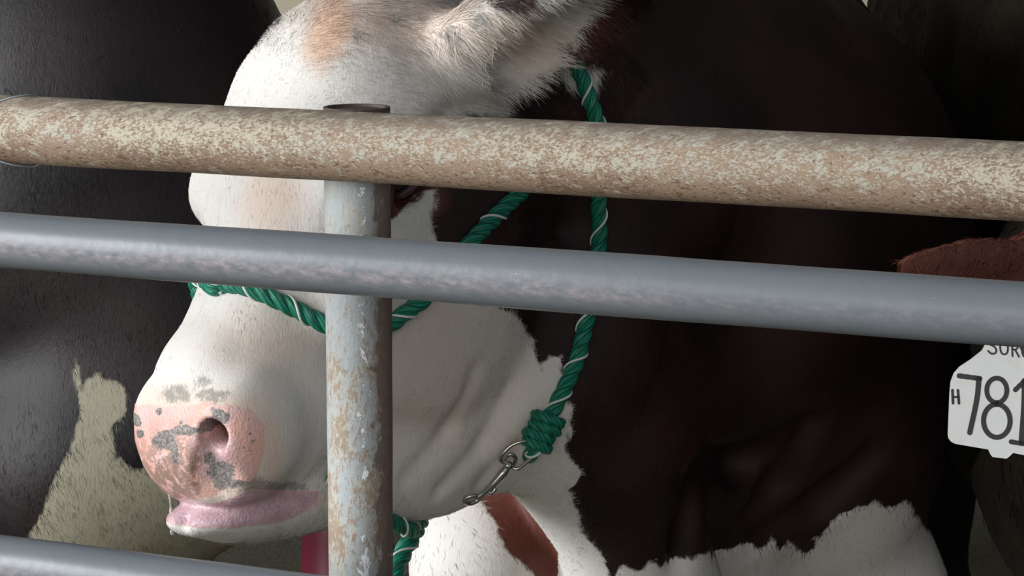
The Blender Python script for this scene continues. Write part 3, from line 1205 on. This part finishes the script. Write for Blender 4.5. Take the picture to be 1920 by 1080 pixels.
def surf(p, off):
    """move a point to off above the nearest hide"""
    h_ = BVH.find_nearest(Vector(p))
    q_ = np.array(h_[0])
    n_ = np.array(h_[1])
    if n_ @ (np.asarray(p) - q_) < 0 and h_[3] > 1e-5 and False:
        n_ = -n_
    return q_ + n_ * off


# eyes
M_EYE = NT('dark_eye').set(color=(.012, .010, .012), rough=.06, spec=.6).m
M_LID = simple('eyelid_skin', (.085, .045, .04), .4, scale=200)
M_LASH = simple('pale_eyelash', (.72, .66, .60), .6)


def uvball(c_, r, n=32):
    m_ = MB()
    th = np.linspace(0, math.pi, n)
    ph = np.linspace(0, 2 * math.pi, 2 * n, endpoint=False)
    T_, P_ = np.meshgrid(th, ph, indexing='ij')
    V_ = np.stack([np.sin(T_) * np.cos(P_), np.sin(T_) * np.sin(P_), np.cos(T_)], -1).reshape(-1, 3) * r + c_
    k = 2 * n
    q_ = [(i * k + j, (i + 1) * k + j, (i + 1) * k + (j + 1) % k, i * k + (j + 1) % k) for i in range(n - 1) for j in range(k)]
    return m_.add(V_, q_)


for sg, mat_l in ((1, M_LID), (-1, M_LID)):
    ec = H(sg * .101, EYE_Y, EYE_Z)
    e = uvball(ec, .0225).build('eye', M_EYE, cow)
    # lids: two padded arcs over the ball
    lid = MB()
    ax_ = HR.T @ np.array([sg * .93, .15, .2])
    ax_ /= np.linalg.norm(ax_)
    fwd = HR[1] - ax_ * (HR[1] @ ax_)
    fwd /= np.linalg.norm(fwd)
    upv = np.cross(ax_, fwd) * (1 if (np.cross(ax_, fwd) @ HR[2]) > 0 else -1)
    for s2 in (1, -1):
        arc = []
        for k in range(21):
            u_ = -1 + 2 * k / 20
            d_ = fwd * u_ * .98 + upv * s2 * .50 * math.sqrt(max(0, 1 - u_ * u_)) + ax_ * math.sqrt(max(.02, 1 - u_ * u_ * .9))
            arc.append(ec + d_ / np.linalg.norm(d_) * .0245)
        lid.tube(arc, .0042, 10)
    lid.build('eyelid', mat_l, cow)
    la_ = MB()
    rng = np.random.RandomState(4)
    for k in range(26):
        u_ = -.8 + 1.6 * k / 25
        d_ = fwd * u_ + upv * .48 * math.sqrt(1 - u_ * u_) + ax_ * math.sqrt(max(.05, 1 - u_ * u_))
        b0 = ec + d_ / np.linalg.norm(d_) * .026
        dr = ax_ * .8 + fwd * u_ * .5 + upv * .25 + rng.randn(3) * .15
        dr /= np.linalg.norm(dr)
        la_.tube([b0, b0 + dr * .009, b0 + dr * .017 + np.array([0, 0, -.004])], [.0005, .0004, .0001], 5)
    la_.build('eyelashes', M_LASH, cow)

# ------------------------------------------------------------------ the black cow on the left
M_BLACK = coat_material('black_and_cream_coat', white=(.27, .25, .185), brown=(.0080, .0064, .0078), brown2=(.014, .009, .0092), gloss=.42, spec=.2)
xs = grid_axis([(-2.6, -.95, .02), (-.95, .35, .0065)])
ys = grid_axis([(.45, 2.1, .011)])
zs = grid_axis([(-.02, .35, .014), (.35, 1.75, .008)])
F = Field(xs, ys, zs)
b0 = at(205, 190, 3.66)
yb = b0[1]
addell(F, (b0[0] - .75, yb + .13, 1.04), (1.04, .29, .46), .10)
addell(F, (b0[0] - .02, yb, 1.04), (.30, .26, .44), .10)                    # shoulder
addell(F, at(330, 800, 3.60), (.20, .17, .17), .08)                          # brisket
addell(F, at(150, 900, 3.62), (.18, .17, .19), .08)
addcap(F, at(330, 560, 3.66), at(790, 540, 4.16), .21, .12, .08)              # neck carried low
addcap(F, at(380, 800, 3.62), at(720, 740, 3.98), .10, .085, .06)            # dewlap
R2 = rotm(-8, 34, 0)
O2 = at(770, 560, 4.0)
head_sdf(F, R2, O2, 1.0, ears=[((.098, -.175, -.028), (.19, -.26, -.08), (-.2, -.8, .4), .05), ((-.098, -.175, -.028), (-.25, -.22, -.05), (.2, -.8, .4), .06)])
leg(F, (b0[0] + .02, yb - .06, .70), (b0[0] + .04, yb - .10, .40), (b0[0] + .03, yb - .10, 0), .13, .055)
leg(F, (b0[0] - .10, yb + .16, .70), (b0[0] - .08, yb + .17, .40), (b0[0] - .12, yb + .17, 0), .13, .055)
leg(F, (-2.25, yb - .06, .75), (-2.38, yb - .10, .48), (-2.30, yb - .10, 0), .15, .055)
leg(F, (-2.10, yb + .16, .75), (-2.20, yb + .17, .48), (-2.12, yb + .17, 0), .15, .055)
V, Q = F.mesh()
del F
V = smooth(V, Q, 2, .5)
V = V + .003 * (fbm(V * np.array([1, 1, .35]), 7, 2))[:, None] * vnormals(V, Q)[0]
px, py, dz = proj(V)
wob = 8 * fbm(V, 24, 3)
CREAM = [(55, 1012), (80, 960), (100, 905), (104, 890), (128, 850), (152, 760), (135, 705), (141, 672), (150, 700), (156, 748), (163, 722), (190, 706), (203, 716), (212, 708), (235, 730), (234, 778), (208, 800), (214, 850), (240, 872), (262, 880), (300, 872),
         (420, 780), (560, 700), (760, 650), (1400, 650), (1400, 1300), (30, 1300)]
white = poly_sd(px + .6 * wob, py + .6 * wob, CREAM)
N, AR = vnormals(V, Q)
white = np.where(N @ FW > .2, -80, white)
att = {k: np.zeros(len(V)) for k in ATTRS}
att['brown'] = np.clip(-white / 120.0, -1, 1)
fx, fy = px[Q].mean(1), py[Q].mean(1)
vis = (N[Q].mean(1) @ FW < .3) & (fx > -40) & (fx < 640) & (fy > -60) & (fy < 1080)
edge = np.exp(-(att['brown'][Q].mean(1) / .14) ** 2)
cow2, _ = finish_cow('cow', V, Q, att, M_BLACK, [dict(count=(9000 if FAST else 80000), sel=vis * (.7 + 1.2 * edge), comb=lambda P, n: np.tile([.35, 0, -1.0], (len(P), 1)), length=lambda P: np.full(len(P), .012), width=.0007, seed=8, lift=.09)])
tag(cow2, 'glossy black cow with a cream brisket standing behind the muzzle, at the left', 'cow')
for sg in (-1, 1):
    uvball(O2 + np.array([sg * .097, EYE_Y, EYE_Z]) @ R2, .0225, 16).build('eye', M_EYE, cow2)

# ------------------------------------------------------------------ the tagged cow on the right
M_DARK = coat_material('dark_brown_coat', white=(.5, .45, .4), brown=(.009, .0072, .0062), brown2=(.022, .017, .011), gloss=.7, red=(.30, .115, .085), spec=.10)
O3 = at(2270, 690, 2.72)
R3 = rotm(-28, 40, 0)
xs = grid_axis([(.36, 1.05, .0045), (1.05, 1.55, .012)])
ys = grid_axis([(-.25, .55, .0055), (.55, 3.0, .02)])
zs = grid_axis([(-.02, .55, .015), (.55, 1.6, .007)])
F = Field(xs, ys, zs)
y3 = at(960, 300, 4.3)[1]
F.apply(loft([(y3 - 1.1, .24, 1.25, .56), (y3 - .8, .34, 1.40, .48), (y3 - .2, .38, 1.50, .41), (y3 + .5, .38, 1.54, .41), (y3 + 1.0, .32, 1.52, .52), (y3 + 1.2, .18, 1.38, .8)], 3.2), (1.05, y3, 1.0), 1.35, .08, R=np.eye(3), o=np.array([1.015, 0, 0]))
addell(F, (1.04, y3 - .95, .93), (.29, .34, .42), .10)
addcap(F, O3 + np.array([.04, .22, -.02]), (1.04, y3 - .95, 1.05), .13, .24, .08)
tipw = at(1656, 535, 2.50)
basew = O3 + np.array([-.098, -.170, -.040]) @ R3
tipl = (R3 @ (tipw - O3))
EAR3 = ((-.098, -.170, -.040), tuple(tipl), (.1, .85, .1), .052)
head_sdf(F, R3, O3, 1.0, ears=[EAR3, ((.098, -.175, -.028), (.27, -.24, -.08), (-.2, -.8, .4), .062)])
for sx, yy, kz, lr in ((-.14, y3 - 1.0, .40, .055), (.16, y3 - 1.0, .40, .055), (-.26, y3 + .62, .48, .075), (.18, y3 + .72, .48, .06)):
    leg(F, (1.06 + sx, yy, .72), (1.06 + sx, yy - .04, kz), (1.06 + sx, yy, 0), .15, lr)
V, Q = F.mesh()
del F
V = smooth(V, Q, 2, .5)
N, AR = vnormals(V, Q)
V = V + .004 * (fbm(V * np.array([1, 1, .3]), 6, 2) * (V[:, 1] > .7))[:, None] * N
px, py, dz = proj(V)
att = {k: np.zeros(len(V)) for k in ATTRS}
att['brown'] = np.ones(len(V))
de = np.linalg.norm(np.cross(V - basew, (tipw - basew) / np.linalg.norm(tipw - basew)), axis=1)
along = (V - basew) @ (tipw - basew) / np.linalg.norm(tipw - basew)
att['red'] = sstep(.09, .06, de) * sstep(-.02, .03, along)
fx, fy = px[Q].mean(1), py[Q].mean(1)
vis = (N[Q].mean(1) @ FW < .3) & (fx > 1600) & (fx < 1990) & (fy > -60) & (fy < 1120)

def comb3(P, n):
    d_ = np.linalg.norm(P - (basew + tipw) / 2, axis=1)
    e_ = (tipw - basew) / np.linalg.norm(tipw - basew)
    return np.where((d_ < .16)[:, None], e_ + np.array([0, 0, -.3]), np.array([.1, 0, -1.0]))


cow3, _ = finish_cow('cow', V, Q, att, M_DARK, [dict(count=(6000 if FAST else 30000), sel=vis * (.3 + 4 * att['red'][Q].mean(1)), comb=comb3, length=lambda P: np.full(len(P), .015), width=.0009, seed=9, lift=.22)])
tag(cow3, 'dark brown cow with a reddish ear at the right edge, wearing the numbered white tag', 'cow')
for sg in (-1, 1):
    uvball(O3 + np.array([sg * .097, EYE_Y, EYE_Z]) @ R3, .0225, 16).build('eye', M_EYE, cow3)
BVH3 = BVHTree.FromPolygons([tuple(v) for v in V], [tuple(q_) for q_ in Q.tolist()])

# ------------------------------------------------------------------ ear tag
t = NT('white_tag_plastic')
t.set(color=t.mix(t.math('MULTIPLY', t.ss(t.noise(60, 4), .5, .7), .25), (.92, .94, .93), (.80, .74, .56)), rough=.38)
M_TAG = t.m
M_INK = simple('black_marker_ink', (.030, .024, .030), .5, scale=400)
td = 9.0
for x_ in range(1785, 1985, 16):
    for y_ in range(610, 860, 16):
        h_ = BVH3.ray_cast(Vector(CAM), (Vector(at(x_, y_, 1.0)) - Vector(CAM)).normalized(), 6)
        if h_[0] is not None:
            td = min(td, proj(np.array(h_[0])[None])[2][0] + .17 * (x_ - 1875) * .0005)
td -= .012
TO = at(1875, 750, td)
tk = td / 5000
TU = RT * .985 - FW * .17
TV = -UP
TNn = np.cross(TU, TV)
TNn /= np.linalg.norm(TNn)
if TNn @ FW > 0:
    TNn = -TNn


def tp(px_, py_, o_=0.0):
    return TO + TU * (px_ - 1875) * tk + TV * (py_ - 750) * tk + TNn * o_


half = [(1868, 596), (1850, 612), (1850, 640), (1841, 657), (1820, 674), (1799, 688), (1789, 700), (1783, 716), (1781, 740), (1778, 815), (1779, 822), (1784, 829), (1792, 833), (1853, 843), (1857, 852), (1861, 857)]
other = [(1887, 860), (1893, 855), (1899, 849), (1960, 861), (1969, 859), (1974, 852), (1976, 842), (1981, 765), (1981, 740), (1977, 722), (1968, 708), (1948, 690), (1925, 672), (1912, 655), (1908, 630), (1906, 610), (1890, 596)]
outl = half + other
ctr = (1877, 745)
n_ = len(outl)
tb = MB()
rows = []
for o_, s_ in ((0, .992), (.0002, 1.0), (-.0016, 1.0), (-.0018, .992)):
    rows.append(np.array([tp(ctr[0] + (x - ctr[0]) * s_, ctr[1] + (y - ctr[1]) * s_, o_) for x, y in outl]))
Vt = np.concatenate(rows + [[tp(*ctr, .0)], [tp(*ctr, -.0018)]])
q4 = [(k * n_ + j, k * n_ + (j + 1) % n_, (k + 1) * n_ + (j + 1) % n_, (k + 1) * n_ + j) for k in range(3) for j in range(n_)]
f3 = [(4 * n_, j, (j + 1) % n_) for j in range(n_)] + [(4 * n_ + 1, 3 * n_ + (j + 1) % n_, 3 * n_ + j) for j in range(n_)]
te = empty('ear_tag', tuple(tp(1877, 600)))
tag(te, 'white plastic ear tag numbered 781 hanging from the reddish ear at the right edge', 'ear tag')
inv_parent(tb.add(Vt, q4, f3).build('tag_plate', M_TAG, smooth=False), te)


def stroke(mb, pts, wpx):
    """a flat marker stroke 0.2 mm proud of the tag"""
    P = spline([(x, y, 0) for x, y in pts], .7)[:, :2] if len(pts) > 2 else np.linspace(pts[0], pts[1], 12)
    T = np.gradient(P, axis=0)
    T /= np.linalg.norm(T, axis=1)[:, None]
    Nn = np.stack([-T[:, 1], T[:, 0]], 1)
    wv = wpx / 2 * (1 + .06 * np.sin(np.arange(len(P)) * 1.7))
    L_, R_ = P + Nn * wv[:, None], P - Nn * wv[:, None]
    a0 = np.linspace(0, np.pi, 9)
    def capends(p, t_, nn, sgn):
        return [p + sgn * t_ * math.sin(u) * wpx / 2 * .9 + nn * math.cos(u) * wpx / 2 for u in a0]
    loop = list(L_) + capends(P[-1], T[-1], Nn[-1], 1)[1:-1] + list(R_[::-1]) + capends(P[0], T[0], -Nn[0], -1)[1:-1]
    # strip of quads plus end fans
    V3 = np.array([tp(x, y, .00035) for x, y in np.concatenate([L_, R_])])
    m_ = len(P)
    mb.add(V3, [(i, i + 1, m_ + i + 1, m_ + i) for i in range(m_ - 1)])
    for e, tt, nn, sgn in ((P[-1], T[-1], Nn[-1], 1), (P[0], T[0], -Nn[0], -1)):
        c_ = np.array(capends(e, tt, nn, sgn))
        mb.add(np.array([tp(*e, .00035)] + [tp(x, y, .00035) for x, y in c_]), f3=[(0, i, i + 1) for i in range(1, 9)])


def glyph(name, strokes, w_):
    for pts in strokes:
        g_.append((pts, w_))


def build_text(name, items):
    mb = MB()
    for pts, w_ in items:
        stroke(mb, pts, w_)
    inv_parent(mb.build(name, M_INK, smooth=False), te)


def oval(cx, cy, rx, ry, a0, a1, n=24, tilt=0.0):
    return [(cx + rx * math.cos(a0 + (a1 - a0) * k / n) + tilt * ry * math.sin(a0 + (a1 - a0) * k / n), cy + ry * math.sin(a0 + (a1 - a0) * k / n)) for k in range(n + 1)]


PI = math.pi
build_text('number', [
    ([(1799, 705), (1838, 710)], 9.5), ([(1836, 710), (1832, 750), (1819, 812)], 10),
    (oval(1869, 732, 18.5, 23, PI / 2, PI / 2 + 2 * PI), 9), (oval(1869, 789, 24.5, 31, -PI / 2, 1.5 * PI), 9.5),
    ([(1903, 731), (1921, 713)], 9), ([(1920, 713), (1919, 760), (1914, 829)], 10), ([(1895, 828), (1938, 835)], 9)])
build_text('letter', [([(1787, 732), (1788, 757)], 5), ([(1797, 732), (1799, 757)], 5), ([(1788, 745), (1798, 745)], 4)])
build_text('print', [
    ([(1868, 638), (1860, 634), (1854, 638), (1855, 645), (1864, 650), (1868, 656), (1866, 662), (1859, 663), (1853, 658)], 3.4),
    ([(1875, 638), (1875.5, 655), (1879, 663), (1885, 664), (1889, 658), (1889.5, 640)], 3.4),
    ([(1897, 642), (1898, 668)], 3.4), ([(1897, 643), (1906, 644), (1908, 650), (1904, 655), (1898, 655)], 3.2), ([(1903, 656), (1910, 669)], 3.4),
    (oval(1923, 657, 7.5, 13, 0, 2 * PI), 3.4), (oval(1944, 659, 7.5, 13, 0, 2 * PI), 3.4)])
# stud through the ear
st = MB().tube([tp(1877, 612, .012), tp(1877, 612, .0115), tp(1877, 612, .002), tp(1877, 612, -.006)], [.0001, .006, .0075, .004], 20)
inv_parent(st.build('stud', M_TAG), te)

# ------------------------------------------------------------------ green rope halter
def rope_material(name, col, col2):
    t = NT(name)
    st_ = t.attr('fibre')
    s2 = t.math('SINE', t.math('MULTIPLY', st_, 1.0))
    nz = t.noise(500, 3, .6)
    c = t.mix(t.ss(t.math('ADD', t.math('MULTIPLY', s2, .35), nz), .2, .9), col, col2)
    t.set(color=c, rough=.42, spec=.45)
    t.bump(t.math('ADD', t.math('MULTIPLY', s2, .5), nz), .0006, .8)
    return t.m


M_GREEN = rope_material('green_rope_fibre', (.006, .135, .082), (.012, .26, .165))
M_TEAL = rope_material('dark_teal_rope_fibre', (.004, .030, .040), (.008, .06, .07))
M_YARN = simple('white_tracer_yarn', (.80, .80, .76), .5, scale=500)


def rope(name, P, R=.0082, parent=None, closed=False, mat=None, phase=0.0, tracer=True, lay=5.6, nseg=14):
    P = np.asarray(P, float)
    s = np.concatenate([[0], np.cumsum(np.linalg.norm(np.diff(P, axis=0), axis=1))])
    n = max(4, int(s[-1] / .0018))
    u = np.linspace(0, s[-1], n)
    P = np.stack([np.interp(u, s, P[:, k]) for k in range(3)], 1)
    for _ in range(3):
        P[1:-1] = (P[:-2] + 2 * P[1:-1] + P[2:]) / 4
    T, Nn, B = frames(P)
    L_ = lay * R
    mb = MB()
    fib = []
    ps = None
    for k in range(3):
        th = 2 * PI * u / L_ + phase + 2 * PI * k / 3
        off = Nn * np.cos(th)[:, None] + B * np.sin(th)[:, None]
        Ck = P + off * R * .50
        Tk, _, _ = frames(Ck)
        # frame tied to the helix
        e1 = off - Tk * (off * Tk).sum(1)[:, None]
        e1 /= np.linalg.norm(e1, axis=1)[:, None]
        e2 = np.cross(Tk, e1)
        a_ = np.linspace(0, 2 * PI, nseg, endpoint=False)
        rs = R * .535
        tp_ = np.ones(n)
        V_ = (Ck[:, None] + rs * tp_[:, None, None] * (np.cos(a_)[None, :, None] * e1[:, None] * .94 + np.sin(a_)[None, :, None] * e2[:, None] * 1.06)).reshape(-1, 3)
        I, J = np.meshgrid(np.arange(n - 1), np.arange(nseg), indexing='ij')
        J2 = (J + 1) % nseg
        q_ = np.stack([I * nseg + J, I * nseg + J2, (I + 1) * nseg + J2, (I + 1) * nseg + J], -1).reshape(-1, 4)
        f3_ = [(0, (j + 1) % nseg, j) for j in range(1, nseg - 1)] if False else []
        c0_, c1_ = n * nseg, n * nseg + 1
        V_ = np.concatenate([V_, Ck[:1], Ck[-1:]])
        f3_ = [(c0_, (j + 1) % nseg, j) for j in range(nseg)] + [(c1_, (n - 1) * nseg + j, (n - 1) * nseg + (j + 1) % nseg) for j in range(nseg)]
        mb.add(V_, q_, f3_)
        fa = (a_[None, :] * 7 + (u / R)[:, None] * 4.0).ravel()
        fib.append(np.concatenate([fa, [0, 0]]))
        if k == 0:
            ps = (Ck, e1, e2, rs, th)
    o = mb.build(name, mat or M_GREEN, parent)
    set_attr(o.data, 'fibre', np.concatenate(fib))
    if tracer:
        Ck, e1, e2, rs, th = ps
        mt = MB()
        psi = .5 * np.sin(2 * PI * u / L_ * .5 + phase)
        on = np.ones(n, bool)
        i = 0
        cnt = 0
        while i < n:
            if on[i]:
                j = i
                while j < n and on[j]:
                    j += 1
                if j - i > 4:
                    ang = psi[i:j]
                    tt = np.linspace(-1, 1, j - i)
                    pth = Ck[i:j] + (rs * (.93 - .45 * sstep(.3, -.4, np.cos(ang)))[:, None]) * (np.cos(ang)[:, None] * e1[i:j] + np.sin(ang)[:, None] * e2[i:j]) * 1.0
                    mt.tube(pth, .0013, 8)
                    cnt += 1
                i = j
            else:
                i += 1
        if cnt:
            to_ = mt.build('tracer_yarn', M_YARN, o)
            to_['label'] = 'white tracer yarn'
    return o


def surf_path(pix, off=.009, smooth_=6, dens=8):
    """a taut rope over the hide under a run of pixels"""
    P2 = spline([(x, y, 0) for x, y in pix], dens)[:, :2]
    ds = []
    for x, y in P2:
        h_ = hit(x, y)
        ds.append(proj(h_[None])[2][0] if h_ is not None else np.nan)
    ds = np.array(ds)
    ok = ~np.isnan(ds)
    ds = np.interp(np.arange(len(ds)), np.arange(len(ds))[ok], ds[ok])
    d_ = ds.copy()
    for _ in range(smooth_):
        dp = np.pad(d_, 1, mode='edge')
        d_ = np.minimum((dp[:-2] + 2 * dp[1:-1] + dp[2:]) / 4, ds)
    return np.array([at(x, y, dd - off) for (x, y), dd in zip(P2, d_)])


halter = empty('rope_halter', tuple(H(0, .08, .02)))
tag(halter, 'green three strand rope halter with white flecks around the brown and white cow head', 'halter')
HL = Matrix.Translation(-Vector(halter.location))


def hp(o):
    o.parent = halter
    o.matrix_parent_inverse = HL
    return o


RR = .0090
JX, JY = 664, 640
nb1 = surf_path([(400, 538), (440, 534), (482, 546), (540, 573), (600, 604), (JX, JY)], .006)
far = [surf(H(*p), .006) for p in ((-.01, .02, -.46), (-.055, .06, -.36), (-.075, .075, -.26), (-.085, .085, -.16), (-.086, .085, -.10), (-.086, .100, -.062), (-.079, .104, -.028))]
chin = surf_path([(JX, JY), (662, 720), (650, 800), (640, 880), (628, 925)], .006)
under = [surf(H(*p), .006) for p in ((.02, .17, -.33), (-.02, .14, -.36))]
loop = np.concatenate([far[1:], nb1])
hp(rope('noseband', spline(loop, .004), RR, phase=.6))
hp(rope('chin_rope', spline(np.concatenate([chin[::3], under, [far[1]]]), .004), RR, phase=2.0))
cheek = surf_path([(JX, JY), (700, 626), (732, 608), (765, 583), (795, 560), (845, 500), (885, 452), (930, 405), (975, 362), (1040, 300), (1110, 240)], .006)
hp(rope('cheek_rope', cheek, RR, phase=1.2))
throat = surf_path([(1080, 120), (1098, 165), (1112, 205), (1126, 260), (1131, 320), (1122, 375), (1124, 430), (1121, 480), (1112, 550), (1098, 610), (1080, 680), (1050, 745), (1020, 800)], .004)
hp(rope('throat_rope', throat, RR, phase=4.0))
crown = spline([throat[0], *[surf(H(*p), .008) for p in ((.03, -.27, .01), (-.04, -.28, .0), (-.09, -.24, -.05))], *[surf(H(*p), .008) for p in ((-.11, -.15, -.12), (-.10, -.04, -.18))], far[3]], .004)
hp(rope('crown_rope', crown, RR, phase=.3))

# knot under the jaw: a barrel of wraps with the doubled rope through it
kd = throat[-1] - throat[-6]
kd /= np.linalg.norm(kd)
K0 = throat[-1] - FW * .012
ax1 = np.cross(kd, FW)
ax1 /= np.linalg.norm(ax1)
ax2 = np.cross(kd, ax1)
pts = []
for k in range(140):
    u = k / 139
    th = u * 2 * PI * 3.4
    rr = .0125 + .0012 * math.sin(9 * u)
    pts.append(K0 + kd * (-.012 + .034 * u) + rr * (ax1 * math.cos(th) * 1.05 + ax2 * math.sin(th)))
hp(rope('knot', pts, .0060, phase=1.0, tracer=False))
hp(rope('knot', spline([K0 - kd * .014, K0 + kd * .01 - FW * .010, K0 + kd * .030 - FW * .004 + ax1 * .004, K0 + kd * .036 + FW * .006, K0 + kd * .02 + FW * .012], .002), .0062, phase=3.0))
te_ = hp(rope('rope_end', spline([K0 - kd * .004 + RT * .008, at(1038, 806, 2.84), at(1052, 813, 2.84)], .002), .0065, mat=M_TEAL, phase=0, tracer=False))
te_['label'] = 'dark teal cut end of the rope'

# ring through the knot and the snap hook
dk = proj(K0[None])[2][0]


def sp(px_, py_, d_=0.0):
    return at(px_, py_, dk - .012 + d_)


ringp = [sp(1006, 838, .004), sp(992, 828, -.002), sp(975, 829, -.004), sp(958, 836, -.004), sp(945, 848, -.004), sp(938, 860, -.002), sp(944, 868, .002), sp(958, 876, .006), sp(971, 879, .006), sp(985, 869, .004), sp(999, 856, .002), sp(1007, 846, .004)]
hp(MB().tube(spline(ringp, .0012, closed=True), .0021, 12, closed=True).build('ring', M_CHROME))
sw = MB()
sw.tube(spline([sp(966, 858, -.006), sp(958, 852, -.010), sp(948, 858, -.008), sp(946, 868, -.004), sp(953, 876, 0), sp(963, 872, .002), sp(967, 862, -.002)], .0008, closed=True), .0022, 10, closed=True)
sw.tube([sp(958, 866, -.004), sp(954, 871, -.004), sp(951, 875, -.004), sp(949, 879, -.004)], [.0030, .0052, .0054, .0040], 16)
hk = sp(880, 938, -.002)
sw.tube(spline([sp(950, 877, -.004), sp(938, 893, -.004), sp(922, 911, -.003), sp(905, 926, -.001), sp(893, 934, .0)], .001), np.interp(np.linspace(0, 1, len(spline([sp(950, 877, -.004), sp(938, 893, -.004), sp(922, 911, -.003), sp(905, 926, -.001), sp(893, 934, .0)], .001))), [0, .15, .5, .8, 1], [.0040, .0050, .0042, .0028, .0024]), 14)
sw.tube(spline([sp(895, 930, .0), sp(886, 930, -.004), sp(874, 934, -.004), sp(872, 940, .0), sp(880, 944, .006), sp(892, 940, .009), sp(903, 931, .008), sp(913, 921, .004)], .001), .0026, 12)
sn = hp(sw.build('snap_hook', M_CHROME))
tr = MB().tube(spline([sp(912, 918, 0), sp(918, 925, -.002), sp(925, 922, -.003), sp(929, 915, -.003)], .001), .0022, 12)
tr.build('trigger', M_CHROME, sn)

# lead rope hanging from under the jaw
LD0 = at(800, 925, 2.72)
lead = rope('lead_rope', spline([at(822, 900, 2.93), at(808, 928, 2.90), at(793, 962, 2.86), at(776, 1000, 2.82), at(754, 1040, 2.80), at(739, 1085, 2.78), at(732, 1160, 2.76), at(735, 1300, 2.76), at(745, 1600, 2.78)], .004), .0104, phase=2.2)
tag(lead, 'green rope lead with white flecks hanging below the jaw beside the grey post', 'lead rope')

# drool hanging from the lip
t = NT('saliva')
t.set(color=(.95, .97, .97), rough=.05)
t.b.inputs['Transmission Weight'].default_value = .75
t.b.inputs['IOR'].default_value = 1.33
M_DROOL = t.m
d0 = surf(H(-.038, .325, -.135), .004)
dd_ = proj(d0[None])[2][0] - .004
pp = [at(316, 922, dd_), at(319, 940, dd_ - .002), at(321, 965, dd_ - .001), at(322, 985, dd_), at(322.5, 998, dd_), at(322.5, 1004, dd_)]
SPp = spline(pp, .0012)
rr_ = np.interp(np.linspace(0, 1, len(SPp)), [0, .15, .35, .45, .55, .8, .92, .97, 1], [.0016, .0010, .0008, .0020, .0009, .0008, .0020, .0018, .0002])
sv = MB().tube(SPp, rr_, 12).build('saliva', M_DROOL, cow)
sv['label'] = 'clear string of drool below the lips'
